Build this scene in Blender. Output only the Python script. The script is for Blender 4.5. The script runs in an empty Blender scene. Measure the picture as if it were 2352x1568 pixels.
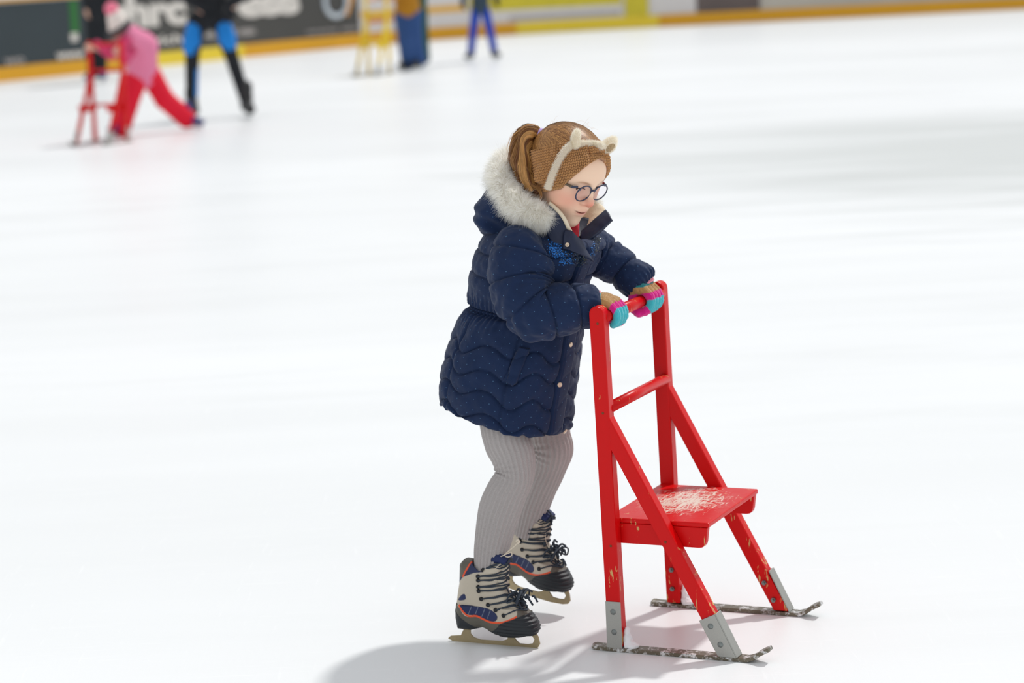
import bpy, math, random
import numpy as np
from mathutils import Matrix, Vector
from mathutils.bvhtree import BVHTree

S = bpy.context.scene
COL = S.collection
R = math.radians
rng = np.random.default_rng(7)

# ------------------------------------------------------------------ camera
F_PX = 85.0/36*2352
PITCH, ROLL = R(9.42), R(-2.75)
CAM = np.array([-.196, -5.625, 1.70])
YAW = R(-24.73)                                   # heading of the skating aid and of the girl
_cp, _sp = math.cos(PITCH), math.sin(PITCH)
FWD = np.array([0, _cp, -_sp]); _R0 = np.array([1., 0, 0]); _U0 = np.cross(_R0, FWD)
RGT = math.cos(ROLL)*_R0+math.sin(ROLL)*_U0
UPV = -math.sin(ROLL)*_R0+math.cos(ROLL)*_U0
cd = bpy.data.cameras.new('camera'); cam = bpy.data.objects.new('camera', cd); COL.objects.link(cam)
cd.sensor_width = 36; cd.lens = 85; cd.clip_end = 300; cd.clip_start = .1
cam.matrix_world = Matrix([[RGT[i], UPV[i], -FWD[i], CAM[i]] for i in range(3)]+[[0, 0, 0, 1]])
cd.dof.use_dof = True; cd.dof.focus_distance = 5.62; cd.dof.aperture_fstop = 3.0
S.camera = cam

# ------------------------------------------------------------------ light, world, exposure
S.view_settings.view_transform = 'Standard'; S.view_settings.look = 'None'
S.view_settings.gamma = 1; S.view_settings.use_curve_mapping = False
S.view_settings.exposure = 0.0
S.cycles.max_bounces = 16; S.cycles.diffuse_bounces = 14; S.cycles.transmission_bounces = 12
wd = bpy.data.worlds.new('hall_light'); S.world = wd; wd.use_nodes = True
bg = wd.node_tree.nodes['Background']; bg.inputs[0].default_value = (.95, .97, 1.0, 1); bg.inputs[1].default_value = .69
sl = bpy.data.lights.new('floodlight', 'SUN'); sl.energy = 2.1; sl.angle = R(3.6); sl.color = (1.0, .985, .96)
so = bpy.data.objects.new('floodlight', sl); COL.objects.link(so)
so.rotation_euler = Vector((.45, .52, 1.0)).to_track_quat('Z', 'Y').to_euler()
so.location = (4.5, 5.2, 10)

# ------------------------------------------------------------------ pixel / place conversions
DU = np.array([math.cos(YAW), math.sin(YAW), 0]); DV = np.array([-math.sin(YAW), math.cos(YAW), 0])
def ray(x, y): return FWD+RGT*(x-1176)/F_PX-UPV*(y-784)/F_PX
def uz(x, y, v):                                  # a point of the photo at lateral place v of the aid's frame
    d = ray(x, y); t = (v-CAM@DV)/(d@DV); P = CAM+t*d; return float(P@DU), float(P[2])
def pt(x, y, v):
    a = uz(x, y, v); return np.array([a[0], v, a[1]])
def ground(x, y):
    d = ray(x, y); return CAM+d*(-CAM[2]/d[2])
def atY(x, y, Y):
    d = ray(x, y); return CAM+d*((Y-CAM[1])/d[1])
def projw(P):
    d = np.asarray(P)-CAM; z = d@FWD; return 1176+F_PX*(d@RGT)/z, 784-F_PX*(d@UPV)/z

def srgb(r, g, b, a=1.0):
    f = lambda c: (c/255/12.92 if c/255 <= .04045 else ((c/255+.055)/1.055)**2.4)
    return (f(r), f(g), f(b), a)
def L3(r, g, b): return np.array(srgb(r, g, b)[:3])

# ------------------------------------------------------------------ mesh helpers
def mk(name, V, F, mat, parent=None, smooth=True, col=None, uv=None, flip=False):
    me = bpy.data.meshes.new(name)
    V = np.asarray(V, dtype=np.float64)
    if isinstance(F, np.ndarray): F = F.tolist()
    if flip: F = [f[::-1] for f in F]
    me.from_pydata(V.tolist(), [], F); me.update()
    if smooth: me.polygons.foreach_set('use_smooth', [True]*len(me.polygons))
    if col is not None:
        a = me.color_attributes.new('Col', 'FLOAT_COLOR', 'POINT')
        c = np.ones((len(V), 4), np.float32); c[:, :3] = col
        a.data.foreach_set('color', c.ravel())
    if uv is not None:
        l = me.uv_layers.new(name='UVMap'); idx = np.empty(len(me.loops), np.int32); me.loops.foreach_get('vertex_index', idx)
        l.data.foreach_set('uv', np.asarray(uv, np.float32)[idx].ravel())
    me.materials.append(mat)
    o = bpy.data.objects.new(name, me); COL.objects.link(o)
    if parent: o.parent = parent
    return o
def tag(o, label=None, cat=None, group=None, kind=None):
    if label: o['label'] = label
    if cat: o['category'] = cat
    if group: o['group'] = group
    if kind: o['kind'] = kind
    return o
def empty(name, loc, rz=0, scale=1.0):
    o = bpy.data.objects.new(name, None); COL.objects.link(o); o.location = loc; o.rotation_euler = (0, 0, rz); o.scale = (scale,)*3
    o.empty_display_size = .05
    return o
def bevel(o, w=.002, s=2):
    m = o.modifiers.new('bevel', 'BEVEL'); m.width = w; m.segments = s; m.limit_method = 'ANGLE'; m.angle_limit = R(35); return o
class MB:
    def __init__(s): s.V = []; s.F = []; s.C = []
    def add(s, V, F, c=None):
        n = len(s.V); s.V += [tuple(map(float, v)) for v in V]; s.F += [tuple(int(i)+n for i in f) for f in F]
        s.C += [tuple(c) if c is not None else (1, 1, 1)]*len(V)
    def box(s, a, b):
        (x0, y0, z0), (x1, y1, z1) = a, b
        s.add([(x0, y0, z0), (x1, y0, z0), (x1, y1, z0), (x0, y1, z0), (x0, y0, z1), (x1, y0, z1), (x1, y1, z1), (x0, y1, z1)],
              [(0, 3, 2, 1), (4, 5, 6, 7), (0, 1, 5, 4), (1, 2, 6, 5), (2, 3, 7, 6), (3, 0, 4, 7)])
    def prism(s, poly, v0, v1):                   # polygon in (u,z), extruded along v
        n = len(poly); A = sum(poly[i][0]*poly[(i+1) % n][1]-poly[(i+1) % n][0]*poly[i][1] for i in range(n))
        if A < 0: poly = poly[::-1]
        V = [(p[0], v0, p[1]) for p in poly]+[(p[0], v1, p[1]) for p in poly]
        s.add(V, [tuple(range(n)), tuple(range(2*n-1, n-1, -1))]+[(i, i+n, (i+1) % n+n, (i+1) % n) for i in range(n)])
    def tube(s, P, r, n=12, caps=True, c=None):
        V, F = tube_vf(P, r, n, caps); s.add(V, F, c)
    def build(s, name, mat, parent=None, smooth=False, col=False):
        return mk(name, np.array(s.V), s.F, mat, parent, smooth, col=np.array(s.C) if col else None)
def frames(P):
    P = np.asarray(P, float); T = np.gradient(P, axis=0); T /= np.linalg.norm(T, axis=1)[:, None]+1e-12
    up = np.array([0, 0, 1.]) if abs(T[0, 2]) < .9 else np.array([0, 1., 0])
    N = [np.cross(T[0], up)]; N[0] = N[0]/np.linalg.norm(N[0])
    for i in range(1, len(P)):
        n = N[-1]-T[i]*(N[-1]@T[i]); N.append(n/np.linalg.norm(n))
    N = np.array(N); return T, N, np.cross(T, N)
def tube_vf(P, r, n=12, caps=True):
    P = np.asarray(P, float); T, N, B = frames(P); m = len(P); r = np.broadcast_to(r, (m,))
    a = np.linspace(0, 2*np.pi, n, endpoint=False)
    V = (P[:, None]+r[:, None, None]*(np.cos(a)[None, :, None]*N[:, None]+np.sin(a)[None, :, None]*B[:, None])).reshape(-1, 3)
    F = [(i*n+j, i*n+(j+1) % n, (i+1)*n+(j+1) % n, (i+1)*n+j) for i in range(m-1) for j in range(n)]
    if caps: F += [tuple(range(n-1, -1, -1)), tuple(range((m-1)*n, m*n))]
    return V, F
def spline(P, n):                                 # Catmull-Rom through rows of P
    P = np.asarray(P, float); m = len(P); Q = np.vstack([2*P[0]-P[1], P, 2*P[-1]-P[-2]])
    t = np.linspace(0, m-1, n); i = np.minimum(t.astype(int), m-2); f = (t-i)[:, None]
    a, b, c, d = Q[i], Q[i+1], Q[i+2], Q[i+3]
    return .5*(2*b+(c-a)*f+(2*a-5*b+4*c-d)*f**2+(3*b-3*c+d-a)*f**3)
def grid_faces(nr, nc, wrap=False):
    i = np.arange(nr-1)[:, None]; j = np.arange(nc if wrap else nc-1)[None]
    a = i*nc+j; b = i*nc+(j+1) % nc
    return np.stack([a, b, b+nc, a+nc], -1).reshape(-1, 4)
# value noise
_perm = rng.random(1 << 16)
def vnoise(P, scale=1.0, seed=0):
    Q = np.asarray(P)*scale; I = np.floor(Q).astype(np.int64); f = Q-I; f = f*f*(3-2*f); out = 0
    for dx in (0, 1):
        for dy in (0, 1):
            for dz in (0, 1):
                h = (I[..., 0]+dx)*73856093 ^ (I[..., 1]+dy)*19349663 ^ (I[..., 2]+dz)*83492791 ^ seed*2654435
                w = (f[..., 0] if dx else 1-f[..., 0])*(f[..., 1] if dy else 1-f[..., 1])*(f[..., 2] if dz else 1-f[..., 2])
                out = out+w*_perm[h & 65535]
    return out*2-1
def fbm(P, scale, oct=3, seed=0):
    return sum(vnoise(P, scale*2**k, seed+k)*.5**k for k in range(oct))
# signed distance pieces
def sph(p, c, r): return np.linalg.norm(p-np.asarray(c, float), axis=-1)-r
def ell(p, c, r, rot=None):
    q = p-np.asarray(c, float); r = np.asarray(r, float)
    if rot is not None: q = q@rot
    k0 = np.linalg.norm(q/r, axis=-1); k1 = np.linalg.norm(q/(r*r), axis=-1)+1e-9
    return k0*(k0-1)/k1
def cone(p, a, b, ra, rb):
    a = np.asarray(a, float); ab = np.asarray(b, float)-a; q = p-a
    h = np.clip(q@ab/(ab@ab), 0, 1); return np.linalg.norm(q-h[..., None]*ab, axis=-1)-(ra+h*(rb-ra))
def chain(p, pts, k=.01):
    d = None
    for (a, ra), (b, rb) in zip(pts[:-1], pts[1:]):
        c = cone(p, a, b, ra, rb); d = c if d is None else smin(d, c, k)
    return d
def smin(a, b, k):
    h = np.clip(.5+.5*(b-a)/k, 0, 1); return b*(1-h)+a*h-k*h*(1-h)
def smax(a, b, k): return -smin(-a, -b, k)
def poly2(p2, poly):                              # signed distance to a polygon
    poly = np.asarray(poly, float); n = len(poly); d = np.full(p2.shape[:-1], 1e9); s = np.ones(p2.shape[:-1])
    for i in range(n):
        a = poly[i]; b = poly[i-1]; e = b-a; w = p2-a
        t = np.clip((w@e)/(e@e), 0, 1); q = w-t[..., None]*e; d = np.minimum(d, (q**2).sum(-1))
        c1 = p2[..., 1] >= a[1]; c2 = p2[..., 1] < b[1]; c3 = e[0]*w[..., 1] > e[1]*w[..., 0]
        fl = (c1 & c2 & c3) | (~c1 & ~c2 & ~c3); s = np.where(fl, -s, s)
    return s*np.sqrt(d)
def snet(f, lo, hi, h, B=8, marg=1.6, proj=2):
    lo = np.asarray(lo, float); hi = np.asarray(hi, float); nb = np.ceil((hi-lo)/h/B).astype(int)+1
    n = nb*B; bi = np.stack(np.meshgrid(*[np.arange(k) for k in nb], indexing='ij'), -1).reshape(-1, 3)
    cd_ = f(lo+(bi*B+(B-1)/2)*h)
    val = np.repeat(np.repeat(np.repeat((np.sign(cd_)*9).reshape(nb).astype(np.float32), B, 0), B, 1), B, 2)
    act = bi[np.abs(cd_) < B*h*.87*marg]
    o = np.stack(np.meshgrid(*[np.arange(B)]*3, indexing='ij'), -1).reshape(-1, 3)
    for k in range(0, len(act), 600):
        g = (act[k:k+600, None]*B+o[None]).reshape(-1, 3)
        val[g[:, 0], g[:, 1], g[:, 2]] = f(lo+g*h)
    neg = val < 0
    cnt = sum(neg[dx:n[0]-1+dx, dy:n[1]-1+dy, dz:n[2]-1+dz].astype(np.int8) for dx in (0, 1) for dy in (0, 1) for dz in (0, 1))
    cells = np.argwhere((cnt > 0) & (cnt < 8)); ids = np.full(tuple(n), -1, np.int64); ids[tuple(cells.T)] = np.arange(len(cells))
    acc = np.zeros((len(cells), 3)); num = np.zeros(len(cells))
    cor = [(a, b, c) for a in (0, 1) for b in (0, 1) for c in (0, 1)]
    for a in cor:
        for ax in range(3):
            if a[ax] == 0:
                b = list(a); b[ax] = 1
                va = val[cells[:, 0]+a[0], cells[:, 1]+a[1], cells[:, 2]+a[2]]; vb = val[cells[:, 0]+b[0], cells[:, 1]+b[1], cells[:, 2]+b[2]]
                m = (va < 0) != (vb < 0); t = np.where(m, va/np.where(m, va-vb, 1), 0)
                q = np.tile(np.array(a, float), (len(cells), 1)); q[:, ax] += t; acc += q*m[:, None]; num += m
    V = lo+(cells+acc/num[:, None])*h; Fs = []
    for ax in range(3):
        s0 = [slice(1, k-1) for k in n]; s1 = list(s0); s1[ax] = slice(2, n[ax])
        e = np.argwhere(neg[tuple(s0)] != neg[tuple(s1)])+1
        o1 = np.zeros(3, int); o1[(ax+1) % 3] = 1; o2 = np.zeros(3, int); o2[(ax+2) % 3] = 1
        q = np.stack([ids[tuple((e-o1-o2).T)], ids[tuple((e-o2).T)], ids[tuple(e.T)], ids[tuple((e-o1).T)]], -1)
        ng = neg[tuple(e.T)]; q[~ng] = q[~ng][:, ::-1]; Fs.append(q)
    Fq = np.vstack(Fs); Fq = Fq[(Fq >= 0).all(1)]
    for _ in range(proj):
        d = f(V); e = h*.4; g = np.stack([f(V+np.eye(3)[i]*e)-f(V-np.eye(3)[i]*e) for i in range(3)], -1)/(2*e)
        g2 = (g**2).sum(-1)+1e-6; st = np.clip(d/g2, -h, h); V = V-g*st[:, None]
    return V, Fq

# ------------------------------------------------------------------ material helpers
class NT:
    def __init__(s, name):
        s.m = bpy.data.materials.new(name); s.m.use_nodes = True; s.t = s.m.node_tree; s.b = s.t.nodes['Principled BSDF']
    def n(s, ty, **kw):
        x = s.t.nodes.new(ty)
        for k, v in kw.items():
            if k in x.inputs: x.inputs[k].default_value = v
            else: setattr(x, k, v)
        return x
    def l(s, a, b): s.t.links.new(a, b)
    def ramp(s, fac, stops, interp='LINEAR'):
        r = s.n('ShaderNodeValToRGB'); r.color_ramp.interpolation = interp; e = r.color_ramp.elements
        while len(e) > 1: e.remove(e[-1])
        e[0].position = stops[0][0]; e[0].color = stops[0][1]
        for p, c in stops[1:]: k = e.new(p); k.color = c
        s.l(fac, r.inputs[0]); return r.outputs[0]
    def mix(s, f, a, b):
        m = s.n('ShaderNodeMix', data_type='RGBA')
        for i, x in ((0, f), (6, a), (7, b)):
            if hasattr(x, 'links'): s.l(x, m.inputs[i])
            else: m.inputs[i].default_value = x
        return m.outputs[2]
    def math(s, op, a, b=0.0, c=None):
        m = s.n('ShaderNodeMath', operation=op)
        for i, x in enumerate((a, b) if c is None else (a, b, c)):
            if hasattr(x, 'links'): s.l(x, m.inputs[i])
            else: m.inputs[i].default_value = x
        return m.outputs[0]
    def coord(s, which='Object', scale=(1, 1, 1), rot=(0, 0, 0), loc=(0, 0, 0)):
        c = s.n('ShaderNodeTexCoord'); m = s.n('ShaderNodeMapping'); m.inputs['Scale'].default_value = scale; m.inputs['Rotation'].default_value = rot; m.inputs['Location'].default_value = loc
        s.l(c.outputs[which], m.inputs[0]); return m.outputs[0]
    def noise(s, vec, scale, detail=3, rough=.5, dist=0):
        x = s.n('ShaderNodeTexNoise'); x.inputs['Scale'].default_value = scale; x.inputs['Detail'].default_value = detail; x.inputs['Roughness'].default_value = rough; x.inputs['Distortion'].default_value = dist
        s.l(vec, x.inputs['Vector']); return x.outputs['Fac']
    def bump(s, h, strength=.3, dist=.001):
        b = s.n('ShaderNodeBump'); b.inputs['Strength'].default_value = strength; b.inputs['Distance'].default_value = dist; s.l(h, b.inputs['Height']); s.l(b.outputs[0], s.b.inputs['Normal'])
    def set(s, **kw):
        for k, v in kw.items():
            k = k.replace('_', ' ')
            if hasattr(v, 'links'): s.l(v, s.b.inputs[k])
            else: s.b.inputs[k].default_value = v
        return s.m
def plain(name, c, rough=.6, metal=0.0, noise=0.0, nscale=30, bump=0.0, **kw):
    t = NT(name); v = t.coord()
    if noise or bump:
        n = t.noise(v, nscale, 4, .6)
        if noise: t.set(Base_Color=t.mix(n, tuple(x*(1-noise) for x in c[:3])+(1,), tuple(min(1, x*(1+noise)) for x in c[:3])+(1,)))
        else: t.set(Base_Color=c)
        if bump: t.bump(n, bump, .002)
    else: t.set(Base_Color=c)
    return t.set(Roughness=rough, Metallic=metal, **kw)
def attr_mat(name, rough=.7, nscale=300, bump=.3, vary=.12, **kw):
    t = NT(name); a = t.n('ShaderNodeAttribute'); a.attribute_name = 'Col'; v = t.coord(); n = t.noise(v, nscale, 3, .6)
    f = t.math('MULTIPLY_ADD', n, 2*vary, 1-vary)
    m = t.n('ShaderNodeVectorMath', operation='SCALE'); t.l(a.outputs['Color'], m.inputs[0]); t.l(f, m.inputs['Scale'])
    t.set(Base_Color=m.outputs[0], Roughness=rough, **kw)
    if bump: t.bump(n, bump, .002)
    return t.m

# ------------------------------------------------------------------ the ice
def ice_material():
    t = NT('ice'); P = t.coord('Object')
    big = t.noise(t.coord('Object', (.05, .16, 1), (0, 0, R(4))), 1.0, 4, .55, .6)
    st = t.noise(t.coord('Object', (.35, 2.2, 1), (0, 0, R(6))), 1.0, 5, .65, .8)
    fine = t.noise(t.coord('Object', (3, 60, 1), (0, 0, R(-14))), 1.0, 4, .7, .4)
    fine2 = t.noise(t.coord('Object', (50, 4, 1), (0, 0, R(24))), 1.0, 4, .7, .4)
    grain = t.noise(P, 150, 4, .7)
    c0 = t.mix(t.ramp(big, [(.36, (0, 0, 0, 1)), (.66, (1, 1, 1, 1))]), (.80, .82, .825, 1), (.92, .94, .95, 1))
    c1 = t.mix(t.ramp(st, [(.30, (1, 1, 1, 1)), (.50, (0, 0, 0, 1))]), c0, (.83, .85, .855, 1))
    # greyer oval stretch of the far ice, its edge broken by noise
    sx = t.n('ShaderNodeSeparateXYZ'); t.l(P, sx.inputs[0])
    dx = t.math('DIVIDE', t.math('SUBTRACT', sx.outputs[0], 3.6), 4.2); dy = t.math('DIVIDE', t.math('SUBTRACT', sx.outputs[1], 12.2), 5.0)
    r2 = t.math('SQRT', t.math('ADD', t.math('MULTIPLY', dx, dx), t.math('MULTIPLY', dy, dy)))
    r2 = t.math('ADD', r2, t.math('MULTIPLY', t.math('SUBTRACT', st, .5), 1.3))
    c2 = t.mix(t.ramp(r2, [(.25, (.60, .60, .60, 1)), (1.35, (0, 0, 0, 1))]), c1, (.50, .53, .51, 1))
    sc = t.math('MULTIPLY', t.math('MAXIMUM', t.ramp(fine, [(.60, (0, 0, 0, 1)), (.72, (1, 1, 1, 1))]), t.ramp(fine2, [(.62, (0, 0, 0, 1)), (.74, (1, 1, 1, 1))])), .30)
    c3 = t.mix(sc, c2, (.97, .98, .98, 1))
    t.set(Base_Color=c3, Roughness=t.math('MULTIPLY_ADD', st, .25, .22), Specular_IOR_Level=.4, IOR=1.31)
    t.bump(t.math('ADD', t.math('ADD', fine, fine2), t.math('MULTIPLY', grain, .7)), .25, .0015)
    return t.m
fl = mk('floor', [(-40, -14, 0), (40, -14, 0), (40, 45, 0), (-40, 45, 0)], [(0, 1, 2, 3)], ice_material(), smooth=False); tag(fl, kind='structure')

# ------------------------------------------------------------------ rink boards
path = spline([(-15.2, -13), (-15.2, -2), (-15.1, 8), (-14.4, 15), (-12.5, 20.5), (-9.6, 26.2), (-7.5, 29.9), (-5.6, 32.7), (-3.5, 35.6), (-1.6, 37.7), (.8, 38.8), (3.6, 39.1), (7, 39.15), (11, 39.2), (18, 39.3)], 700)
arc = np.concatenate([[0], np.cumsum(np.linalg.norm(np.diff(path, axis=0), axis=1))])
tn = np.gradient(path, axis=0); tn /= np.linalg.norm(tn, axis=1)[:, None]; nr = np.stack([tn[:, 1], -tn[:, 0]], -1)    # towards the ice
def on_path(s, off, z):
    s = np.asarray(s, float); x = np.interp(s, arc, path[:, 0])+off*np.interp(s, arc, nr[:, 0]); y = np.interp(s, arc, path[:, 1])+off*np.interp(s, arc, nr[:, 1])
    return np.stack([x, y, np.broadcast_to(z, s.shape)], -1)
_ok = path[:, 1] > 21
_px = np.array([projw((p[0], p[1], 0))[0] for p in path[_ok]])
def s_at(px): return float(np.interp(px, _px, arc[_ok]))
def strip(name, sa, sb, z0, z1, o0, o1, mat, parent=None):
    n = max(2, int((sb-sa)/.25)+2); s = np.linspace(sa, sb, n)
    V = np.concatenate([on_path(s, o, z) for o, z in ((o1, z0), (o1, z1), (o0, z1), (o0, z0))]); F = []
    for k in range(4):
        a = k*n; b = ((k+1) % 4)*n
        F += [(a+i, a+i+1, b+i+1, b+i) for i in range(n-1)]
    F += [(0, n, 2*n, 3*n), (n-1, 4*n-1, 3*n-1, 2*n-1)]
    return mk(name, V, F, mat, parent, False)
m_board = plain('board_white', srgb(214, 210, 208), .35, noise=.05, nscale=3)
wb = strip('wall_back', 0, arc[-1], 0, 1.16, -.10, 0, m_board); tag(wb, kind='structure')
m_amber = plain('kick_amber', srgb(226, 165, 8), .45, noise=.06, nscale=4)
m_lemon = plain('kick_lemon', srgb(242, 213, 52), .45, noise=.05, nscale=4)
KH = .215
edges = [(-1e9, 300, 'a'), (300, 560, 'l'), (560, 1186, 'a'), (1186, 1514, 'l'), (1514, 1e9, 'a')]
for k, (a, b, c) in enumerate(edges):
    sa = 0 if a < -1e8 else s_at(a); sb = arc[-1] if b > 1e8 else s_at(b)
    tag(strip('trim_%d' % (k+1), sa+.004, sb-.004, 0.002, KH, .0, .022, m_amber if c == 'a' else m_lemon), kind='structure')
tag(strip('trim_6', 0, arc[-1], 1.16, 1.20, -.12, .02, m_amber), kind='structure')

def board_text(txt, px0, px1, z0, z1, mat, parent, name, bold=.02):
    cu = bpy.data.curves.new('t', 'FONT'); cu.body = txt; cu.extrude = .004; cu.offset = bold; cu.resolution_u = 4
    o = bpy.data.objects.new('t', cu); COL.objects.link(o); dg = bpy.context.evaluated_depsgraph_get()
    me = bpy.data.meshes.new_from_object(o.evaluated_get(dg)); V = np.empty(len(me.vertices)*3); me.vertices.foreach_get('co', V); V = V.reshape(-1, 3)
    F = [tuple(p.vertices) for p in me.polygons]; bpy.data.objects.remove(o); bpy.data.curves.remove(cu)
    lo, hi = V.min(0), V.max(0); s = s_at(px0)+(V[:, 0]-lo[0])/(hi[0]-lo[0])*(s_at(px1)-s_at(px0)); z = z0+(V[:, 1]-lo[1])/(hi[1]-lo[1])*(z1-z0)
    W = on_path(s, .012, 0); W[:, 2] = z; W += np.interp(s, arc, nr[:, 0])[:, None]*np.array([1, 0, 0])*(V[:, 2:3])
    return mk(name, W, F, mat, parent, False)
def base_of(px): return on_path(np.array([s_at(px)]), 0, 0)[0]
def panel(name, px0, px1, z0, z1, mat, label, off=.009, group='advertising panels on the rink boards'):
    o = strip(name, s_at(px0)+.006, s_at(px1)-.006, z0, z1, .0005, off, mat); tag(o, label, 'advertising panel', group); return o
m_slate = plain('slate_panel', srgb(38, 52, 58), .4, noise=.18, nscale=1.5)
m_char = plain('charcoal_panel', srgb(68, 67, 64), .45, noise=.12, nscale=2)
m_letter = plain('letter_white', srgb(226, 220, 212), .5)
m_orange = plain('orange_mark', srgb(228, 160, 64), .5); m_icegrey = plain('pale_blue_mark', srgb(196, 206, 214), .5)
m_brown = plain('brown_panel', srgb(96, 84, 80), .5, noise=.3, nscale=1.5); m_beige = plain('beige_panel', srgb(186, 180, 168), .5, noise=.15, nscale=1.5)
m_gold = plain('gold_stripe', srgb(224, 170, 40), .5); m_lime = plain('lime_stripe', srgb(206, 190, 40), .5, noise=.3, nscale=8)
m_pgrey = plain('grey_stripe', srgb(168, 162, 158), .5, noise=.1, nscale=3); m_rust = plain('rust_stripe', srgb(206, 130, 60), .5)
p1 = panel('advertising_panel', -60, 236, KH+.005, 1.14, m_slate, 'dark slate advertising panel at the far left end of the boards')
board_text('www', 132, 196, KH+.03, KH+.13, m_letter, p1, 'lettering', .03)
mk_green = plain('green_mark', srgb(30, 110, 40), .5)
strip('stripe', s_at(170), s_at(188), .62, 1.12, .009, .013, mk_green, p1); strip('stripe', s_at(168), s_at(184), .50, .62, .009, .013, m_letter, p1)
board_text('wo', 12, 58, KH+.03, KH+.12, m_pgrey, p1, 'lettering', .02)
p2 = panel('advertising_panel', 236, 828, KH+.005, 1.14, m_char, 'long charcoal advertising panel with big white letters behind the skaters')
board_text('chrc', 250, 434, .62, 1.12, m_letter, p2, 'lettering', .05)
board_text('ess', 552, 694, .64, .99, m_letter, p2, 'lettering', .075)
board_text('wich', 338, 420, .33, .48, m_letter, p2, 'lettering', .02)
board_text('eis', 470, 590, .36, .50, m_pgrey, p2, 'lettering', .03)
board_text('www eis', 705, 822, .29, .36, m_pgrey, p2, 'lettering', .01)
a = np.linspace(R(150), R(400), 40); s = s_at(775)+.28*np.cos(a)
W = on_path(s, .022, 0); W[:, 2] = .80+.25*np.sin(a); V, F = tube_vf(W, .045, 10); mk('emblem', V, F, m_icegrey, p2)
W = on_path(np.linspace(s_at(795), s_at(815), 8), .03, 0); W[:, 2] = np.linspace(.56, .98, 8); V, F = tube_vf(W, .05, 10); mk('emblem_stroke', V, F, m_orange, p2)
p3 = panel('advertising_panel', 828, 1076, KH+.005, 1.14, m_board, 'white advertising panel with a gold stripe behind the yellow aid')
strip('stripe', s_at(832), s_at(1074), KH+.26, KH+.38, .008, .012, m_gold, p3); strip('stripe', s_at(840), s_at(905), KH+.16, KH+.25, .008, .012, m_rust, p3)
p4 = panel('advertising_panel', 1076, 1432, KH+.005, 1.14, m_board, 'white advertising panel with a lime stripe behind the child in blue trousers')
strip('stripe', s_at(1080), s_at(1430), KH+.23, KH+.5, .008, .012, m_lime, p4); strip('stripe', s_at(1170), s_at(1425), KH+.04, KH+.11, .008, .012, m_pgrey, p4)
p5 = panel('advertising_panel', 1496, 1600, KH+.005, 1.14, m_board, 'short white advertising panel right of the yellow board post')
p6 = panel('advertising_panel', 1600, 1748, KH+.005, 1.14, m_brown, 'short dark brown advertising panel on the far boards')
p7 = panel('advertising_panel', 1748, 2420, KH+.005, 1.14, m_beige, 'beige advertising panel at the right end of the boards')
bp = strip('board_post', s_at(1437), s_at(1490), KH+.002, 1.16, .0005, .05, m_lime); tag(bp, 'yellow post on the boards between two white panels', 'post')
# ------------------------------------------------------------------ skating aid (wooden chair on two runners)
def paint(name, c, wood, wearz=.10, seat=False, back=False):
    t = NT(name); P = t.coord('Object'); sx = t.n('ShaderNodeSeparateXYZ'); t.l(P, sx.inputs[0])
    n1 = t.noise(P, 45, 4, .6, .3); n2 = t.noise(t.coord('Object', (70, 70, 14)), 1.0, 4, .65, .5)
    low = t.math('SUBTRACT', .34, sx.outputs[2]); low = t.math('MULTIPLY', t.math('MAXIMUM', low, 0), .38)       # more chips near the ice
    top = t.math('MULTIPLY', t.math('MAXIMUM', t.math('SUBTRACT', sx.outputs[2], .826), 0), 7.0)
    geo = t.n('ShaderNodeNewGeometry'); pnt = t.math('MULTIPLY', t.math('MAXIMUM', t.math('SUBTRACT', geo.outputs['Pointiness'], .52), 0), 1.2)
    f = t.math('ADD', t.math('ADD', t.math('ADD', n2, low), top), pnt)
    m = t.ramp(f, [(.725, (0, 0, 0, 1)), (.75, (1, 1, 1, 1))])
    base = t.mix(n1, tuple(x*.9 for x in c[:3])+(1,), c)
    col = t.mix(m, base, wood)
    if seat:
        g1 = t.noise(t.coord('Object', (150, 22, 40), (0, 0, R(35))), 1.0, 5, .75, .7); g2 = t.noise(t.coord('Object', (26, 130, 40), (0, 0, R(20))), 1.0, 5, .75, .7)
        dx = t.math('DIVIDE', t.math('SUBTRACT', sx.outputs[0], .125), .12); dy = t.math('DIVIDE', t.math('SUBTRACT', sx.outputs[1], .235), .17)
        r = t.math('ADD', t.math('MULTIPLY', dx, dx), t.math('MULTIPLY', dy, dy))
        w = t.math('SUBTRACT', t.math('MAXIMUM', g1, g2), t.math('MULTIPLY', r, .16))
        gm = t.ramp(w, [(.475, (0, 0, 0, 1)), (.50, (1, 1, 1, 1))])
        nz = t.n('ShaderNodeSeparateXYZ'); t.l(geo.outputs['Normal'], nz.inputs[0])
        up = t.math('GREATER_THAN', nz.outputs[2], .8); gm2 = t.math('MULTIPLY', gm, up)
        col = t.mix(gm2, col, (.80, .66, .56, 1))
    t.set(Base_Color=col, Roughness=t.math('MULTIPLY_ADD', n1, .2, .24), Coat_Weight=.0, Specular_IOR_Level=.22)
    t.bump(n1, .12, .001)
    return t.m
def steel(name, c, snow=.55):
    t = NT(name); P = t.coord('Object'); n = t.noise(t.coord('Object', (1, 1, 1)), 60, 5, .7, .4); n2 = t.noise(P, 300, 3, .6)
    col = t.mix(n2, tuple(x*.8 for x in c[:3])+(1,), c)
    if snow is not None:
        col = t.mix(t.ramp(n, [(snow, (0, 0, 0, 1)), (snow+.12, (.8, .8, .8, 1))]), col, (.9, .91, .92, 1))
    t.set(Base_Color=col, Roughness=.42, Metallic=.55); t.bump(n, .3, .002); return t.m
RED = paint('red_paint', srgb(218, 4, 8), srgb(214, 170, 110)); RED_SEAT = paint('red_seat_paint', srgb(218, 4, 8), srgb(214, 170, 110), seat=True)
YEL = paint('yellow_paint', srgb(240, 208, 48), srgb(200, 160, 90)); YEL_SEAT = YEL
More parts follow.
